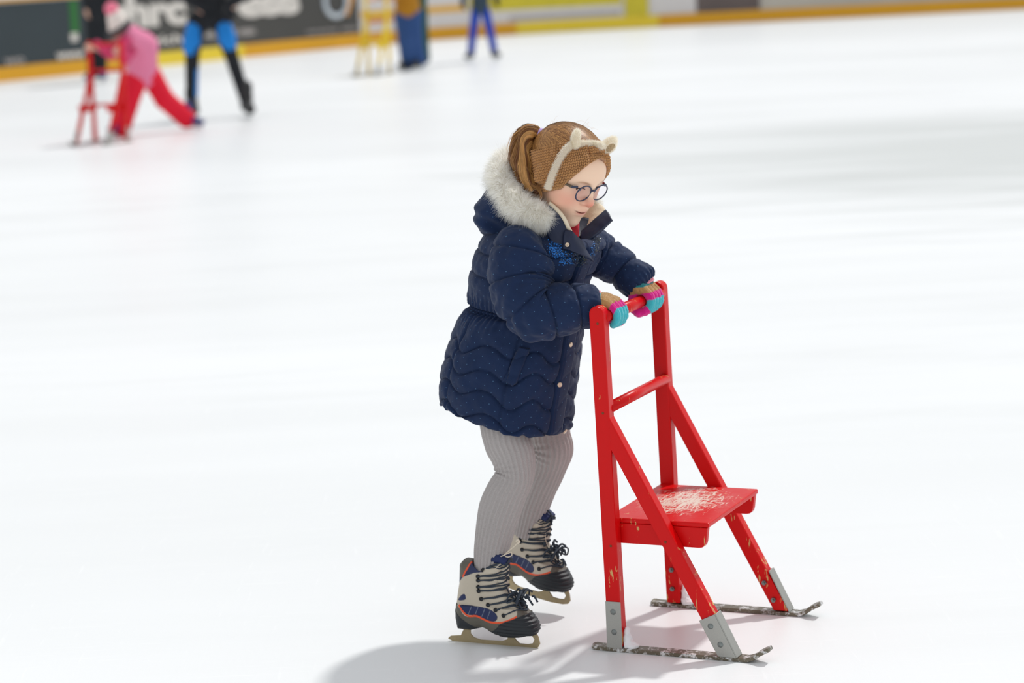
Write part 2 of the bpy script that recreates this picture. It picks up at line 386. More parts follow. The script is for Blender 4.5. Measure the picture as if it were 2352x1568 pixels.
ZINC = steel('zinc_plate', srgb(178, 178, 172), None); IRON = steel('runner_iron', srgb(118, 110, 94), .50); BOLT = plain('bolt_steel', srgb(130, 136, 134), .35, .8)
SNOW = plain('packed_snow', (.92, .93, .95, 1), .8, noise=.05, bump=.8, nscale=200)
SCREW = plain('screw_head', srgb(120, 60, 30), .5, .3)
TH = .033; W1 = .431
def chamfer(poly, k, r=.012, n=5):                # round corner k of a polygon
    p = np.array(poly[k], float); a = np.array(poly[k-1], float); b = np.array(poly[(k+1) % len(poly)], float)
    ua = (a-p)/np.linalg.norm(a-p); ub = (b-p)/np.linalg.norm(b-p); t = np.linspace(0, 1, n)
    P0, P2 = p+ua*r, p+ub*r; arc_ = [tuple((1-x)**2*P0+2*x*(1-x)*p+x*x*P2) for x in t]
    return list(poly[:k])+arc_+list(poly[k+1:])
def ball_head(m, c, r, axis=-1):                   # domed bolt head, dome along -v or +v
    n = 14; rows = 5; V = []; F = []
    for i in range(rows):
        a = i/(rows-1)*math.pi/2*.98
        for j in range(n):
            b = 2*math.pi*j/n; V.append((c[0]+r*math.cos(a)*math.cos(b), c[1]+axis*r*.55*math.sin(a), c[2]+r*math.cos(a)*math.sin(b)))
    F = [(i*n+j, i*n+(j+1) % n, (i+1)*n+(j+1) % n, (i+1)*n+j) for i in range(rows-1) for j in range(n)]+[tuple(range(n)), tuple(range((rows-1)*n, rows*n))]
    m.add(V, F)
def make_aid(name, label, paint_m, seat_m, loc, rz, scale=1.0, detail=True):
    root = empty(name, loc, rz, scale); tag(root, label, 'skating aid', 'wooden skating aids on the rink')
    top = [(-.0135+.0185+.0185*math.cos(a), .822+.0185*math.sin(a)) for a in np.linspace(math.pi, 0, 11)]
    post = [(.037, .012), (0, .012)]+top
    brace = [(.0235, .581), (.026, .500), (.286, .012), (.326, .012)]
    for v0, side in ((0, -1), (W1-TH, 1)):
        m = MB(); m.prism(post, v0, v0+TH); bevel(m.build('post', paint_m, root), .003)
        m = MB(); m.prism(brace, v0+.0005, v0+TH-.0005); bevel(m.build('brace', paint_m, root), .003)
        # runner: flat iron bar, turned up at the front
        c = [(-.046, .009), (-.035, .0055), (0, .005), (.12, .005), (.25, .005), (.335, .005), (.352, .006), (.368, .012), (.385, .024), (.405, .034)]
        c = spline([(a, 0, b) for a, b in c], 50); T, N, B = frames(c); vm = v0+TH/2
        m = MB(); V = []; nn = len(c)
        for i in range(nn):
            tx, tz = T[i, 0], T[i, 2]; q = np.array([-tz, tx])*.0048; hw = .0175*(min(1, .45+i*.2) if i < 4 else (1 if i < nn-3 else .9))
            for (dv, sg) in ((-hw, -1), (hw, -1), (hw, 1), (-hw, 1)): V.append((c[i, 0]+sg*q[0], vm+dv, c[i, 2]+sg*q[1]))
        F = [(i*4+k, i*4+(k+1) % 4, (i+1)*4+(k+1) % 4, (i+1)*4+k) for i in range(nn-1) for k in range(4)]+[(3, 2, 1, 0), tuple((nn-1)*4+k for k in range(4))]
        m.add(V, F); rn = bevel(m.build('runner', IRON, root), .0022)
        # fittings: plate on the outer face folded over the front edge
        vo = v0 if side < 0 else v0+TH; a0, a1 = (vo-.003, vo) if side < 0 else (vo, vo+.003)
        for (pl, bolts) in (([(-.0015, .010), (.0375, .010), (.0375, .125), (-.0015, .125)], [(.018, .100), (.0185, .050)]),
                            ([(.281, .010), (.3265, .010), (.276, .113), (.2365, .094)], [(.265, .083), (.288, .040)])):
            m = MB(); m.prism(pl, a0, a1)
            if pl[0][0] > .1:
                p, q = np.array(pl[1]), np.array(pl[2]); nrm = np.array([-(q-p)[1], (q-p)[0]]); nrm = -nrm/np.linalg.norm(nrm)*.003
                m.prism([tuple(p), tuple(q), tuple(q+nrm), tuple(p+nrm)], min(a0, v0), max(a1, v0+TH))
            fo = bevel(m.build('fitting_plate', ZINC, root), .0008, 1)
            if detail:
                for bu, bz in bolts:
                    m = MB(); ball_head(m, (bu, a0 if side < 0 else a1, bz), .0072, side); m.build('bolt', BOLT, fo, True)
                    m = MB(); vi = v0+TH if side < 0 else v0; m.tube([(bu, vi, bz), (bu, vi-side*.006, bz)], .0065, 6); m.tube([(bu, vi, bz), (bu, vi-side*.011, bz)], .0034, 8); m.build('bolt', BOLT, fo)
        if detail:
            m = MB()
            for k, (su, sz) in enumerate(((.008, .80), (.012, .585), (.018, .262), (.197, .2))):
                if k == 3: su, sz = .158, .280
                vv = v0 if side < 0 else v0+TH; m = MB(); m.tube([(su, vv-side*.001, sz), (su, vv+side*.0006, sz)], .0032, 10); m.build('screw', SCREW, root)
            P = rng.normal(0, 1, (1, 3)); cu_ = np.array([.046, vm, .022])
            f = lambda p: smin(smin(ell(p, cu_+[.0, 0, .0], (.010, .016, .018)), ell(p, cu_+[-.002, .002, .022], (.007, .012, .018)), .01), ell(p, cu_+[.012, -.002, -.008], (.016, .015, .008)), .01)+.0018*vnoise(p, 140, 3)
            V, F = snet(f, cu_-[.03, .025, .03], cu_+[.04, .025, .05], .002); V[:, 2] = np.maximum(V[:, 2], .0008); mk('snow', V, F, SNOW, root)
    # seat board and the two aprons inside the legs
    zt, zb, za = .3235, .311, .2615
    ap = [(.003, zb), (.003, za), (.245, za), (.252, zb)]; ap = chamfer(ap, 2, .016)
    for v0 in (TH+.0005, W1-TH-.0195):
        m = MB(); m.prism(ap, v0, v0+.019); bevel(m.build('seat_apron', paint_m, root), .002)
    m = MB(); m.box((-.004, TH+.0005, zb+.0003), (.256, W1-TH-.0005, zt)); bevel(m.build('seat', seat_m, root), .003)
    m = MB(); m.tube([(.0125, TH-.01, .811), (.0125, W1-TH+.01, .811)], .0145, 28); m.build('handle_bar', paint_m, root, True)
    m = MB(); m.tube([(.0170, TH-.01, .593), (.0170, W1-TH+.01, .593)], .0135, 28); m.build('cross_bar', paint_m, root, True)
    return root
aid = make_aid('skating_aid', 'red wooden skating aid with a scratched seat held by the girl in the navy coat', RED, RED_SEAT, (0, 0, 0), YAW)

# ------------------------------------------------------------------ people in the background
def cloth(name, c, **k): return plain(name, c, .85, noise=.12, nscale=25, bump=.25, **k)
SKIN_B = plain('skin', srgb(222, 178, 155), .55)
def joints(px, Y): return {k: atY(x, y, Y+(d or 0)) for k, (x, y, d) in px.items()}
def fingers(f_, wrist, tip_dir, side_dir, k=.9, curl=None):
    """five fingers and a palm at the end of an arm"""
    w = np.asarray(wrist, float); t = np.asarray(tip_dir, float); t /= np.linalg.norm(t); s = np.asarray(side_dir, float); s = s-t*(s@t); s /= np.linalg.norm(s); n = np.cross(t, s)
    cu = curl if curl is not None else .3
    out = [[(w, .026*k), (w+t*.045*k, .034*k)], [(w+t*.045*k, .030*k), (w+t*.075*k, .032*k)]]
    for i, L in enumerate((.060, .070, .066, .052)):
        b = w+t*.078*k+s*(i-1.5)*.019*k; m_ = b+(t*math.cos(cu)+n*math.sin(cu))*L*.5*k; e = m_+(t*math.cos(2.4*cu)+n*math.sin(2.4*cu))*L*.5*k
        out.append([(b, .0098*k), (m_, .0090*k), (e, .0078*k)])
    b = w+t*.025*k-s*.028*k; out.append([(b, .012*k), (b+(t*.6-s*.7)*.035*k+n*.01*k, .0105*k), (b+(t*.9-s*.6)*.06*k+n*.02*k, .009*k)])
    return out
def sdf_of(chs, k=.02, extra=None):
    def f(p):
        d = None
        for c in chs:
            e = chain(p, c, k)
            d = e if d is None else smin(d, e, k)
        if extra is not None: d = extra(p, d)
        return d
    return f
def shell(name, chs, mat, root, h=.011, k=.02, extra=None, col=None, base=None):
    P = np.array([q[0] for c in chs for q in c]); r = max(q[1] for c in chs for q in c)+.03
    V, F = snet(sdf_of(chs, k, extra), P.min(0)-r, P.max(0)+r, h, marg=1.8, proj=1)
    b = np.array(root.location)
    return mk(name, V-b, F, mat, root, col=col(V) if col else None)
def bg_head(c, fwd, up, s=1.0):
    fwd = np.asarray(fwd, float); fwd /= np.linalg.norm(fwd); up = np.asarray(up, float); up = up-fwd*(up@fwd); up /= np.linalg.norm(up); lf = np.cross(up, fwd)
    M = np.stack([fwd, lf, up], 1)
    def f(p):
        q = (p-c)@M/s
        d = ell(q, (-.012, 0, .02), (.088, .072, .088)); d = smin(d, ell(q, (.022, 0, -.035), (.055, .052, .062)), .04)
        d = smin(d, cone(q, (.078, 0, .01), (.094, 0, -.024), .006, .011), .012)
        for y in (-1, 1):
            d = smin(d, ell(q, (.045, y*.034, -.03), (.03, .024, .028)), .02); d = smax(d, -sph(q, (.088, y*.028, .008), .013), .012); d = smin(d, sph(q, (.072, y*.028, .008), .011), .004)
            d = smin(d, ell(q, (-.005, y*.072, -.005), (.016, .009, .028)), .008)
        d = smin(d, ell(q, (.074, 0, -.052), (.012, .022, .006)), .006); d = smin(d, ell(q, (.055, 0, -.085), (.022, .025, .018)), .02)
        return d*s
    return f, M
def skate_simple(root, ankle, toe_dir, sole_z, boot_m, k=1.0, blade=True):
    a = np.asarray(ankle, float); t = np.array([toe_dir[0], toe_dir[1], 0.]); t /= np.linalg.norm(t); pz = toe_dir[2] if len(toe_dir) > 2 else 0
    t3 = np.array([t[0]*math.cos(pz), t[1]*math.cos(pz), math.sin(pz)]); up = np.array([-t[0]*math.sin(pz), -t[1]*math.sin(pz), math.cos(pz)])
    heel = a-up*(.07*k)-t3*.025*k; toe = heel+t3*.19*k
    o = shell('skate_boot', [[(a+up*.09*k, .05*k), (a, .045*k), (heel+up*.02*k, .042*k)], [(heel+up*.02*k, .042*k), (heel+t3*.09*k+up*.015*k, .042*k), (toe+up*.005*k, .036*k)]], boot_m, root, .010, .02)
    b = np.array(root.location); m = MB(); s = np.cross(up, t3)*.0022
    z0 = heel-up*.062*k-t3*.03*k; z1 = toe-up*.062*k+t3*.025*k
    def quad(p, q, r_, w_):
        m.add([x+sg*s-b for sg in (-1, 1) for x in (p, q, r_, w_)], [(0, 3, 2, 1), (4, 5, 6, 7), (0, 1, 5, 4), (1, 2, 6, 5), (2, 3, 7, 6), (3, 0, 4, 7)])
    quad(z0, z1, z1+up*.02*k, z0+up*.02*k)
    for f in (.1, .2), (.62, .72), (.85, .93):
        quad(heel+t3*.19*f[0]*k-up*.045*k, heel+t3*.19*f[1]*k-up*.045*k, heel+t3*.19*f[1]*k-up*.02*k, heel+t3*.19*f[0]*k-up*.02*k)
    m.build('blade', STEELB, o)
STEELB = plain('blade_steel', srgb(214, 220, 222), .3, .7)
m_redtr = cloth('crimson_trousers', srgb(226, 12, 48)); m_pink = cloth('pink_jacket', srgb(226, 130, 165)); m_pinkd = cloth('deep_pink_sleeve', srgb(205, 62, 110)); m_hat = cloth('white_hat', srgb(232, 222, 214))
m_pom = cloth('pink_pompom', srgb(246, 130, 155)); m_navyb = plain('navy_boot', srgb(28, 38, 110), .5); m_blk = cloth('black_cloth', srgb(20, 24, 30)); m_bluel = cloth('bright_blue_cloth', srgb(20, 130, 214)); m_bb = plain('black_boot', srgb(30, 30, 32), .5)
m_jean = cloth('denim', srgb(40, 74, 128)); m_dgreen = cloth('dark_green_cloth', srgb(18, 74, 62)); m_must = cloth('mustard_jacket', srgb(172, 118, 16)); m_royal = cloth('royal_blue_trousers', srgb(0, 62, 180)); m_slatej = cloth('slate_jacket', srgb(52, 70, 84)); m_grey = cloth('dark_grey_cloth', srgb(60, 60, 64)); m_hair = cloth('brown_hair', srgb(90, 62, 40))

def person(label, Y, px):
    J = joints(px, Y); b = (J['la']+J['ra'])/2; root = empty('person', (b[0], b[1], 0)); tag(root, label, 'person'); return root, J
# 1 the child in pink behind the red aid
red2 = make_aid('skating_aid', 'red wooden skating aid pushed by the child in the pink jacket', RED, RED, (ground(219, 326)[0], ground(219, 326)[1], 0), math.atan2(-.89, -.45), 1.13, False); red2.scale = (1.05, .92, 1.13)
YP = 17.95
r1, J = person('person in a pink jacket, crimson trousers and white bobble hat leaning over an aid', YP,
    dict(head=(278, 70, -.35), neck=(304, 76, -.3), chest=(326, 108, -.12), pelvis=(336, 168, .05), ls=(300, 82, -.40), rs=(322, 86, -.05), le=(256, 124, -.5), re=(286, 135, -.45), lh=(214, 106, -.66), rh=(276, 110, -.72),
         lhip=(314, 180, .0), rhip=(346, 174, .1), lk=(292, 245, -.05), rk=(378, 228, .12), la=(278, 292, -.08), ra=(428, 272, .25)))
V3 = lambda *a: np.array(a, float)
trunk = [[(J['pelvis']+np.array([-.04, 0, 0]), .155), (J['chest'], .145), (J['neck'], .08)], [(J['chest'], .11), (J['ls'], .07)], [(J['chest'], .11), (J['rs'], .07)]]
hf, M1 = bg_head(J['head'], (-.75, -.45, -.55), (-.4, -.2, .9), 1.1)
legsL = lambda a, b, c: [[(J['lhip'], a), (J['lk'], b), (J['la'], c)], [(J['rhip'], a), (J['rk'], b), (J['ra'], c)]]
arms = [[(J['ls'], .04), (J['le'], .034), (J['lh'], .026)], [(J['rs'], .04), (J['re'], .034), (J['rh'], .026)]]
hands = fingers(None, J['lh'], (-.5, -.8, -.3), (1, -.4, 0), .8, .8)+fingers(None, J['rh'], (-.5, -.8, -.3), (-1, .4, 0), .8, .8)
shell('body', [[(J['pelvis'], .09), (J['chest'], .095), (J['neck'], .045), (J['head'], .045)]]+legsL(.06, .045, .035)+arms+hands, SKIN_B, r1, .010, .015, extra=lambda p, d: smin(d, hf(p), .02))
shell('trousers', legsL(.11, .098, .098)+[[(J['lhip'], .11), (J['pelvis'], .13), (J['rhip'], .095)]], m_redtr, r1)
shell('jacket', trunk, m_pink, r1, k=.05); 
shell('sleeve', [[(J['ls'], .062), (J['le'], .055), (J['lh']+V3(.03, .03, .01), .045)]], m_pinkd, r1); shell('sleeve', [[(J['rs'], .062), (J['re'], .055), (J['rh']+V3(.02, .03, .02), .045)]], m_pinkd, r1)
hh = J['head']; hu = M1[:, 2]; hfw = M1[:, 0]
shell('hat', [[(hh+hu*.04-hfw*.01, .112), (hh+hu*.12-hfw*.03, .088)]], m_hat, r1, extra=lambda p, d: smax(d, -((p-hh)@hu-.02+.35*((p-hh)@hfw)), .01))
shell('hat_band', [[(hh+hu*.03+.112*(math.cos(a_)*hfw+math.sin(a_)*M1[:, 1]), .026) for a_ in np.linspace(0, 2*math.pi, 13)]], m_grey, r1)
shell('pompom', [[(hh+hu*.215-hfw*.045, .066), (hh+hu*.22-hfw*.045, .066)]], m_pom, r1)
skate_simple(r1, J['la']*[1, 1, 0]+[0, 0, .14], (-.5, -.85), 0, m_navyb, .95); skate_simple(r1, J['ra']*[1, 1, 0]+[.02, 0, .16], (.85, -.45, -.1), 0, m_navyb, .95)
# 2 tall skater in black and blue
YA = 19.9
r2, J = person('tall person in black trousers with bright blue thigh panels and black skates gliding', YA,
    dict(head=(492, -165, 0), neck=(490, -105, 0), chest=(487, -60, 0), pelvis=(484, 36, 0), ls=(436, -82, .0), rs=(540, -84, 0), le=(415, -15, -.05), re=(566, -15, 0), lh=(470, 30, -.18), rh=(528, 20, -.16),
         lhip=(455, 52, 0), rhip=(508, 50, 0), lk=(442, 112, -.05), rk=(524, 104, -.05), la=(440, 228, .1), ra=(564, 232, -.1)))
hf2, M2 = bg_head(J['head'], (0, -1, -.1), (0, 0, 1), 1.08)
legs = lambda a, b, c: [[(J['lhip'], a), (J['lk'], b), (J['la'], c)], [(J['rhip'], a), (J['rk'], b), (J['ra'], c)]]
shell('body', [[(J['pelvis'], .11), (J['chest'], .12), (J['neck'], .055), (J['head'], .05)], [(J['ls'], .05), (J['le'], .04), (J['lh'], .03)], [(J['rs'], .05), (J['re'], .04), (J['rh'], .03)]]+legs(.07, .05, .04)
      +fingers(None, J['lh'], (.3, -.5, -1), (1, 0, 0), 1, .4)+fingers(None, J['rh'], (-.3, -.5, -1), (-1, 0, 0), 1, .4), SKIN_B, r2, .012, .02, extra=lambda p, d: smin(d, hf2(p), .02))
shell('trousers', legs(.105, .078, .060)+[[(J['lhip'], .11), (J['pelvis'], .13), (J['rhip'], .11)]], m_blk, r2, k=.03)
for a, bb in (('lhip', 'lk'), ('rhip', 'rk')):
    q = V3(-.02 if a[0] == 'l' else .015, -.03, 0); A, B_ = J[a], J[bb]
    shell('thigh_panel', [[(A*.8+B_*.2+q, .088), (A*.3+B_*.7+q, .088), (B_+q, .074)]], m_bluel, r2, k=.03)
shell('thigh_panel', [[(J['lk']*.6+J['la']*.4+V3(.03, -.02, 0), .04), (J['la']+V3(.03, -.02, .05), .045)]], m_bluel, r2)
shell('jacket', [[(J['pelvis']+V3(0, 0, .02), .15), (J['chest'], .165), (J['neck'], .09)], [(J['ls'], .085), (J['le'], .07), (J['lh']+V3(0, 0, .05), .055)], [(J['rs'], .085), (J['re'], .07), (J['rh']+V3(0, 0, .05), .055)], [(J['ls'], .09), (J['chest'], .13), (J['rs'], .09)]], m_blk, r2, k=.04)
for hnd in ('lh', 'rh'): shell('glove', [[(a_[0], a_[1]+.008) for a_ in c_] for c_ in fingers(None, J[hnd], (.3 if hnd == 'lh' else -.3, -.5, -1), (1 if hnd == 'lh' else -1, 0, 0), 1, .4)], m_blk, r2, .008, .01)
hh2 = J['head']; shell('hair', [[(hh2+V3(0, .03, .03), .10), (hh2+V3(0, .02, .05), .10)]], m_hair, r2, extra=lambda p, d: smax(d, -((p-hh2)[..., 2]-.015+((p-hh2)[..., 1]+.06)*-.5), .01))
skate_simple(r2, J['la']*[1, 1, 0]+[0, 0, .15], (-.3, -.9), 0, m_bb, 1.35); skate_simple(r2, J['ra']+V3(.01, 0, .02), (.25, -.95), 0, m_bb, 1.45)
# 3 dark figure standing by the slate panel
Yd = 28.6
r3, J = person('person in black clothes and blue skates standing by the left boards', Yd,
    dict(head=(226, -120, 0), neck=(225, -85, 0), chest=(224, -60, 0), pelvis=(222, 20, 0), lhip=(212, 30, 0), rhip=(234, 30, 0), lk=(212, 100, 0), rk=(233, 100, 0), la=(213, 168, 0), ra=(233, 166, 0), ls=(198, -66, 0), rs=(252, -66, 0), le=(194, -20, 0), re=(258, -20, 0), lh=(200, 20, -.1), rh=(252, 20, -.1)))
hf3, M3 = bg_head(J['head'], (.2, -1, 0), (0, 0, 1), 1.05)
legs = lambda a, b, c: [[(J['lhip'], a), (J['lk'], b), (J['la'], c)], [(J['rhip'], a), (J['rk'], b), (J['ra'], c)]]
shell('body', [[(J['pelvis'], .1), (J['chest'], .11), (J['neck'], .05), (J['head'], .05)], [(J['ls'], .05), (J['le'], .04), (J['lh'], .03)], [(J['rs'], .05), (J['re'], .04), (J['rh'], .03)]]+legs(.07, .05, .04)
      +fingers(None, J['lh'], (0, 0, -1), (0, 1, 0), 1, .3)+fingers(None, J['rh'], (0, 0, -1), (0, 1, 0), 1, .3), SKIN_B, r3, .013, .02, extra=lambda p, d: smin(d, hf3(p), .02))
shell('trousers', legs(.105, .085, .075)+[[(J['lhip'], .11), (J['pelvis'], .12), (J['rhip'], .11)]], m_blk, r3, .013, k=.03)
shell('coat', [[(J['pelvis']+V3(0, 0, -.05), .17), (J['chest'], .17), (J['neck'], .085)], [(J['ls'], .08), (J['le'], .068), (J['lh']+V3(0, 0, .04), .052)], [(J['rs'], .08), (J['re'], .068), (J['rh']+V3(0, 0, .04), .052)], [(J['ls'], .085), (J['rs'], .085)]], m_blk, r3, .013, k=.04)
hh3 = J['head']; shell('cap', [[(hh3+V3(0, .0, .04), .102), (hh3+V3(0, 0, .05), .10)]], m_blk, r3, .012, extra=lambda p, d: smax(d, -((p-hh3)[..., 2]-.03), .01))
skate_simple(r3, J['la']*[1, 1, 0]+[0, 0, .16], (-.3, -.9), 0, m_navyb, 1.15); skate_simple(r3, J['ra']*[1, 1, 0]+[0, 0, .16], (.3, -.9), 0, m_navyb, 1.15)
# 4 adult in mustard jacket and jeans with the yellow aid, 5 someone in green behind
yg = ground(848, 171); yel = make_aid('skating_aid', 'yellow wooden skating aid pushed by the person in the mustard jacket', YEL, YEL_SEAT, (yg[0], yg[1], 0), R(-114), 1.36, False); yel.scale = (1.3, .78, 1.36)
Ym = 27.75
r4, J = person('person in a mustard jacket and blue jeans standing behind the yellow aid', Ym,
    dict(head=(922, -128, -.1), neck=(926, -98, -.05), chest=(930, -66, 0), pelvis=(936, 20, 0), lhip=(926, 36, 0), rhip=(950, 34, 0), lk=(932, 90, -.1), rk=(952, 88, 0), la=(938, 142, 0), ra=(962, 136, .05), ls=(905, -76, -.1), rs=(955, -74, 0), le=(890, -30, -.15), re=(950, -30, -.15), lh=(862, -6, -.3), rh=(895, 0, -.3)))
hf4, M4 = bg_head(J['head'], (-.7, -.7, -.3), (-.2, -.2, 1), 1.05)
legs = lambda a, b, c: [[(J['lhip'], a), (J['lk'], b), (J['la'], c)], [(J['rhip'], a), (J['rk'], b), (J['ra'], c)]]
shell('body', [[(J['pelvis'], .1), (J['chest'], .11), (J['neck'], .05), (J['head'], .05)], [(J['ls'], .05), (J['le'], .04), (J['lh'], .03)], [(J['rs'], .05), (J['re'], .04), (J['rh'], .03)]]+legs(.07, .05, .04)
      +fingers(None, J['lh'], (-.6, -.6, -.4), (1, -.5, 0), 1, .7)+fingers(None, J['rh'], (-.6, -.6, -.4), (1, -.5, 0), 1, .7), SKIN_B, r4, .013, .02, extra=lambda p, d: smin(d, hf4(p), .02))
shell('trousers', legs(.125, .112, .105)+[[(J['lhip'], .12), (J['pelvis'], .13), (J['rhip'], .12)]], m_jean, r4, .013, k=.03)
shell('jacket', [[(J['lhip']+V3(.02, 0, .03), .13), (J['rhip']+V3(-.02, 0, .03), .13)], [(J['pelvis']+V3(0, 0, .02), .165), (J['chest'], .18), (J['neck'], .09)], [(J['ls'], .085), (J['le'], .07), (J['lh']+V3(.05, .05, .03), .055)], [(J['rs'], .085), (J['re'], .07), (J['rh']+V3(.05, .05, .03), .055)], [(J['ls'], .09), (J['rs'], .09)]], m_must, r4, .013, k=.04)
hh4 = J['head']; shell('cap', [[(hh4+V3(0, .0, .04), .105), (hh4+V3(0, 0, .05), .10)]], m_grey, r4, .012, extra=lambda p, d: smax(d, -((p-hh4)[..., 2]-.03), .01))
skate_simple(r4, J['la']*[1, 1, 0]+[0, 0, .16], (-.5, -.8), 0, m_bb, 1.2); skate_simple(r4, J['ra']*[1, 1, 0]+[0, 0, .16], (-.3, -.9), 0, m_bb, 1.2)
Yg = 28.6
r5, J = person('person in dark green clothes mostly hidden behind the mustard jacket', Yg,
    dict(head=(952, -118, 0), neck=(954, -88, 0), chest=(956, -60, 0), pelvis=(958, 16, 0), lhip=(950, 30, 0), rhip=(966, 30, 0), lk=(954, 84, 0), rk=(970, 84, 0), la=(956, 136, 0), ra=(974, 134, 0), ls=(934, -66, 0), rs=(975, -66, 0), le=(930, -20, 0), re=(975, -22, .1), lh=(934, 18, 0), rh=(966, 14, .2)))
hf5, M5 = bg_head(J['head'], (-.3, -1, 0), (0, 0, 1), 1.05)
legs = lambda a, b, c: [[(J['lhip'], a), (J['lk'], b), (J['la'], c)], [(J['rhip'], a), (J['rk'], b), (J['ra'], c)]]
shell('body', [[(J['pelvis'], .1), (J['chest'], .11), (J['neck'], .05), (J['head'], .05)], [(J['ls'], .05), (J['le'], .04), (J['lh'], .03)], [(J['rs'], .05), (J['re'], .04), (J['rh'], .03)]]+legs(.06, .05, .04)
      +fingers(None, J['lh'], (0, 0, -1), (0, 1, 0), 1, .3)+fingers(None, J['rh'], (0, 0, -1), (0, 1, 0), 1, .3), SKIN_B, r5, .013, .02, extra=lambda p, d: smin(d, hf5(p), .02))
shell('trousers', legs(.10, .09, .085)+[[(J['lhip'], .10), (J['pelvis'], .12), (J['rhip'], .10)]], m_dgreen, r5, .013, k=.03)
shell('jacket', [[(J['pelvis']+V3(0, 0, 0), .14), (J['chest'], .15), (J['neck'], .08)], [(J['ls'], .07), (J['le'], .06), (J['lh']+V3(0, 0, .04), .05)], [(J['rs'], .07), (J['re'], .06), (J['rh']+V3(0, 0, .04), .05)], [(J['ls'], .08), (J['rs'], .08)]], m_dgreen, r5, .013, k=.04)
hh5 = J['head']; shell('cap', [[(hh5+V3(0, .0, .04), .105), (hh5+V3(0, 0, .05), .10)]], m_blk, r5, .012, extra=lambda p, d: smax(d, -((p-hh5)[..., 2]-.03), .01))
skate_simple(r5, J['la']*[1, 1, 0]+[0, 0, .16], (-.2, -.9), 0, m_bb, 1.1); skate_simple(r5, J['ra']*[1, 1, 0]+[0, 0, .16], (.1, -.9), 0, m_bb, 1.1)
# 6 child in royal blue trousers
Yk = 29.5
r6, J = person('person in royal blue trousers and a slate jacket standing alone with feet apart', Yk,
    dict(head=(1103, -92, 0), neck=(1103, -64, 0), chest=(1102, -48, 0), pelvis=(1103, 12, 0), lhip=(1094, 20, 0), rhip=(1113, 19, 0), lk=(1087, 70, -.03), rk=(1125, 68, -.03), la=(1082, 118, 0), ra=(1134, 113, 0), ls=(1083, -50, 0), rs=(1124, -51, 0), le=(1070, -22, 0), re=(1138, -24, 0), lh=(1064, 4, -.05), rh=(1140, -2, -.05)))
hf6, M6 = bg_head(J['head'], (-.1, -1, 0), (0, 0, 1), .98)
legs = lambda a, b, c: [[(J['lhip'], a), (J['lk'], b), (J['la'], c)], [(J['rhip'], a), (J['rk'], b), (J['ra'], c)]]
shell('body', [[(J['pelvis'], .08), (J['chest'], .085), (J['neck'], .045), (J['head'], .045)], [(J['ls'], .04), (J['le'], .033), (J['lh'], .026)], [(J['rs'], .04), (J['re'], .033), (J['rh'], .026)]]+legs(.05, .04, .03)
      +fingers(None, J['lh'], (0, 0, -1), (0, 1, 0), .8, .3)+fingers(None, J['rh'], (0, 0, -1), (0, 1, 0), .8, .3), SKIN_B, r6, .012, .015, extra=lambda p, d: smin(d, hf6(p), .02))
shell('trousers', legs(.072, .058, .055)+[[(J['lhip'], .075), (J['pelvis'], .09), (J['rhip'], .075)]], m_royal, r6, .012, k=.02)
shell('jacket', [[(J['pelvis']+V3(0, 0, -.02), .125), (J['chest'], .125), (J['neck'], .07)], [(J['ls'], .06), (J['le'], .052), (J['lh']+V3(0, 0, .04), .045)], [(J['rs'], .06), (J['re'], .052), (J['rh']+V3(0, 0, .04), .045)], [(J['ls'], .065), (J['rs'], .065)]], m_slatej, r6, .012, k=.03)
for hnd in ('lh', 'rh'): shell('glove', [[(J[hnd]+V3(0, 0, .01), .038), (J[hnd]+V3(0, 0, -.05), .04)]]+[[(a_[0], a_[1]+.006) for a_ in c_] for c_ in fingers(None, J[hnd], (0, 0, -1), (0, 1, 0), .8, .3)], m_blk, r6, .008, .01)
hh6 = J['head']; shell('cap', [[(hh6+V3(0, .0, .04), .10), (hh6+V3(0, 0, .05), .098)]], m_royal, r6, .012, extra=lambda p, d: smax(d, -((p-hh6)[..., 2]-.03), .01))
skate_simple(r6, J['la']*[1, 1, 0]+[0, 0, .14], (-.45, -.9), 0, m_bb, .95); skate_simple(r6, J['ra']*[1, 1, 0]+[0, 0, .14], (.45, -.9), 0, m_bb, .95)
# ------------------------------------------------------------------ the girl
PB = np.array([-.29, .13, 0.])                    # her base, in the aid's frame (u forward, v left, z up)
girl = empty('person', PB[0]*DU+PB[1]*DV, YAW)
tag(girl, 'person in a navy quilted parka, ribbed tights and knitted cat-ear headband pushing the red aid', 'person')
CU = np.array([CAM@DU, CAM@DV, CAM[2]])           # camera in that frame
def rayu(x, y): d = ray(x, y); return Vector((d@DU, d@DV, d[2])).normalized()
def gm(name, V, F, mat, parent=girl, **k): return mk(name, np.asarray(V)-PB, F, mat, parent, **k)
def bvh(V, F): return BVHTree.FromPolygons(V.tolist(), F.tolist() if isinstance(F, np.ndarray) else F)
def hit(tree, x, y, off=0.0):
    h, n, i, d = tree.ray_cast(Vector(CU), rayu(x, y))
    if h is None:
        h, n, i, d = tree.find_nearest(Vector(CU)+rayu(x, y)*5.7)
    if n.dot(rayu(x, y)) > 0: n = -n
    return np.array(h+n*off), np.array(n)
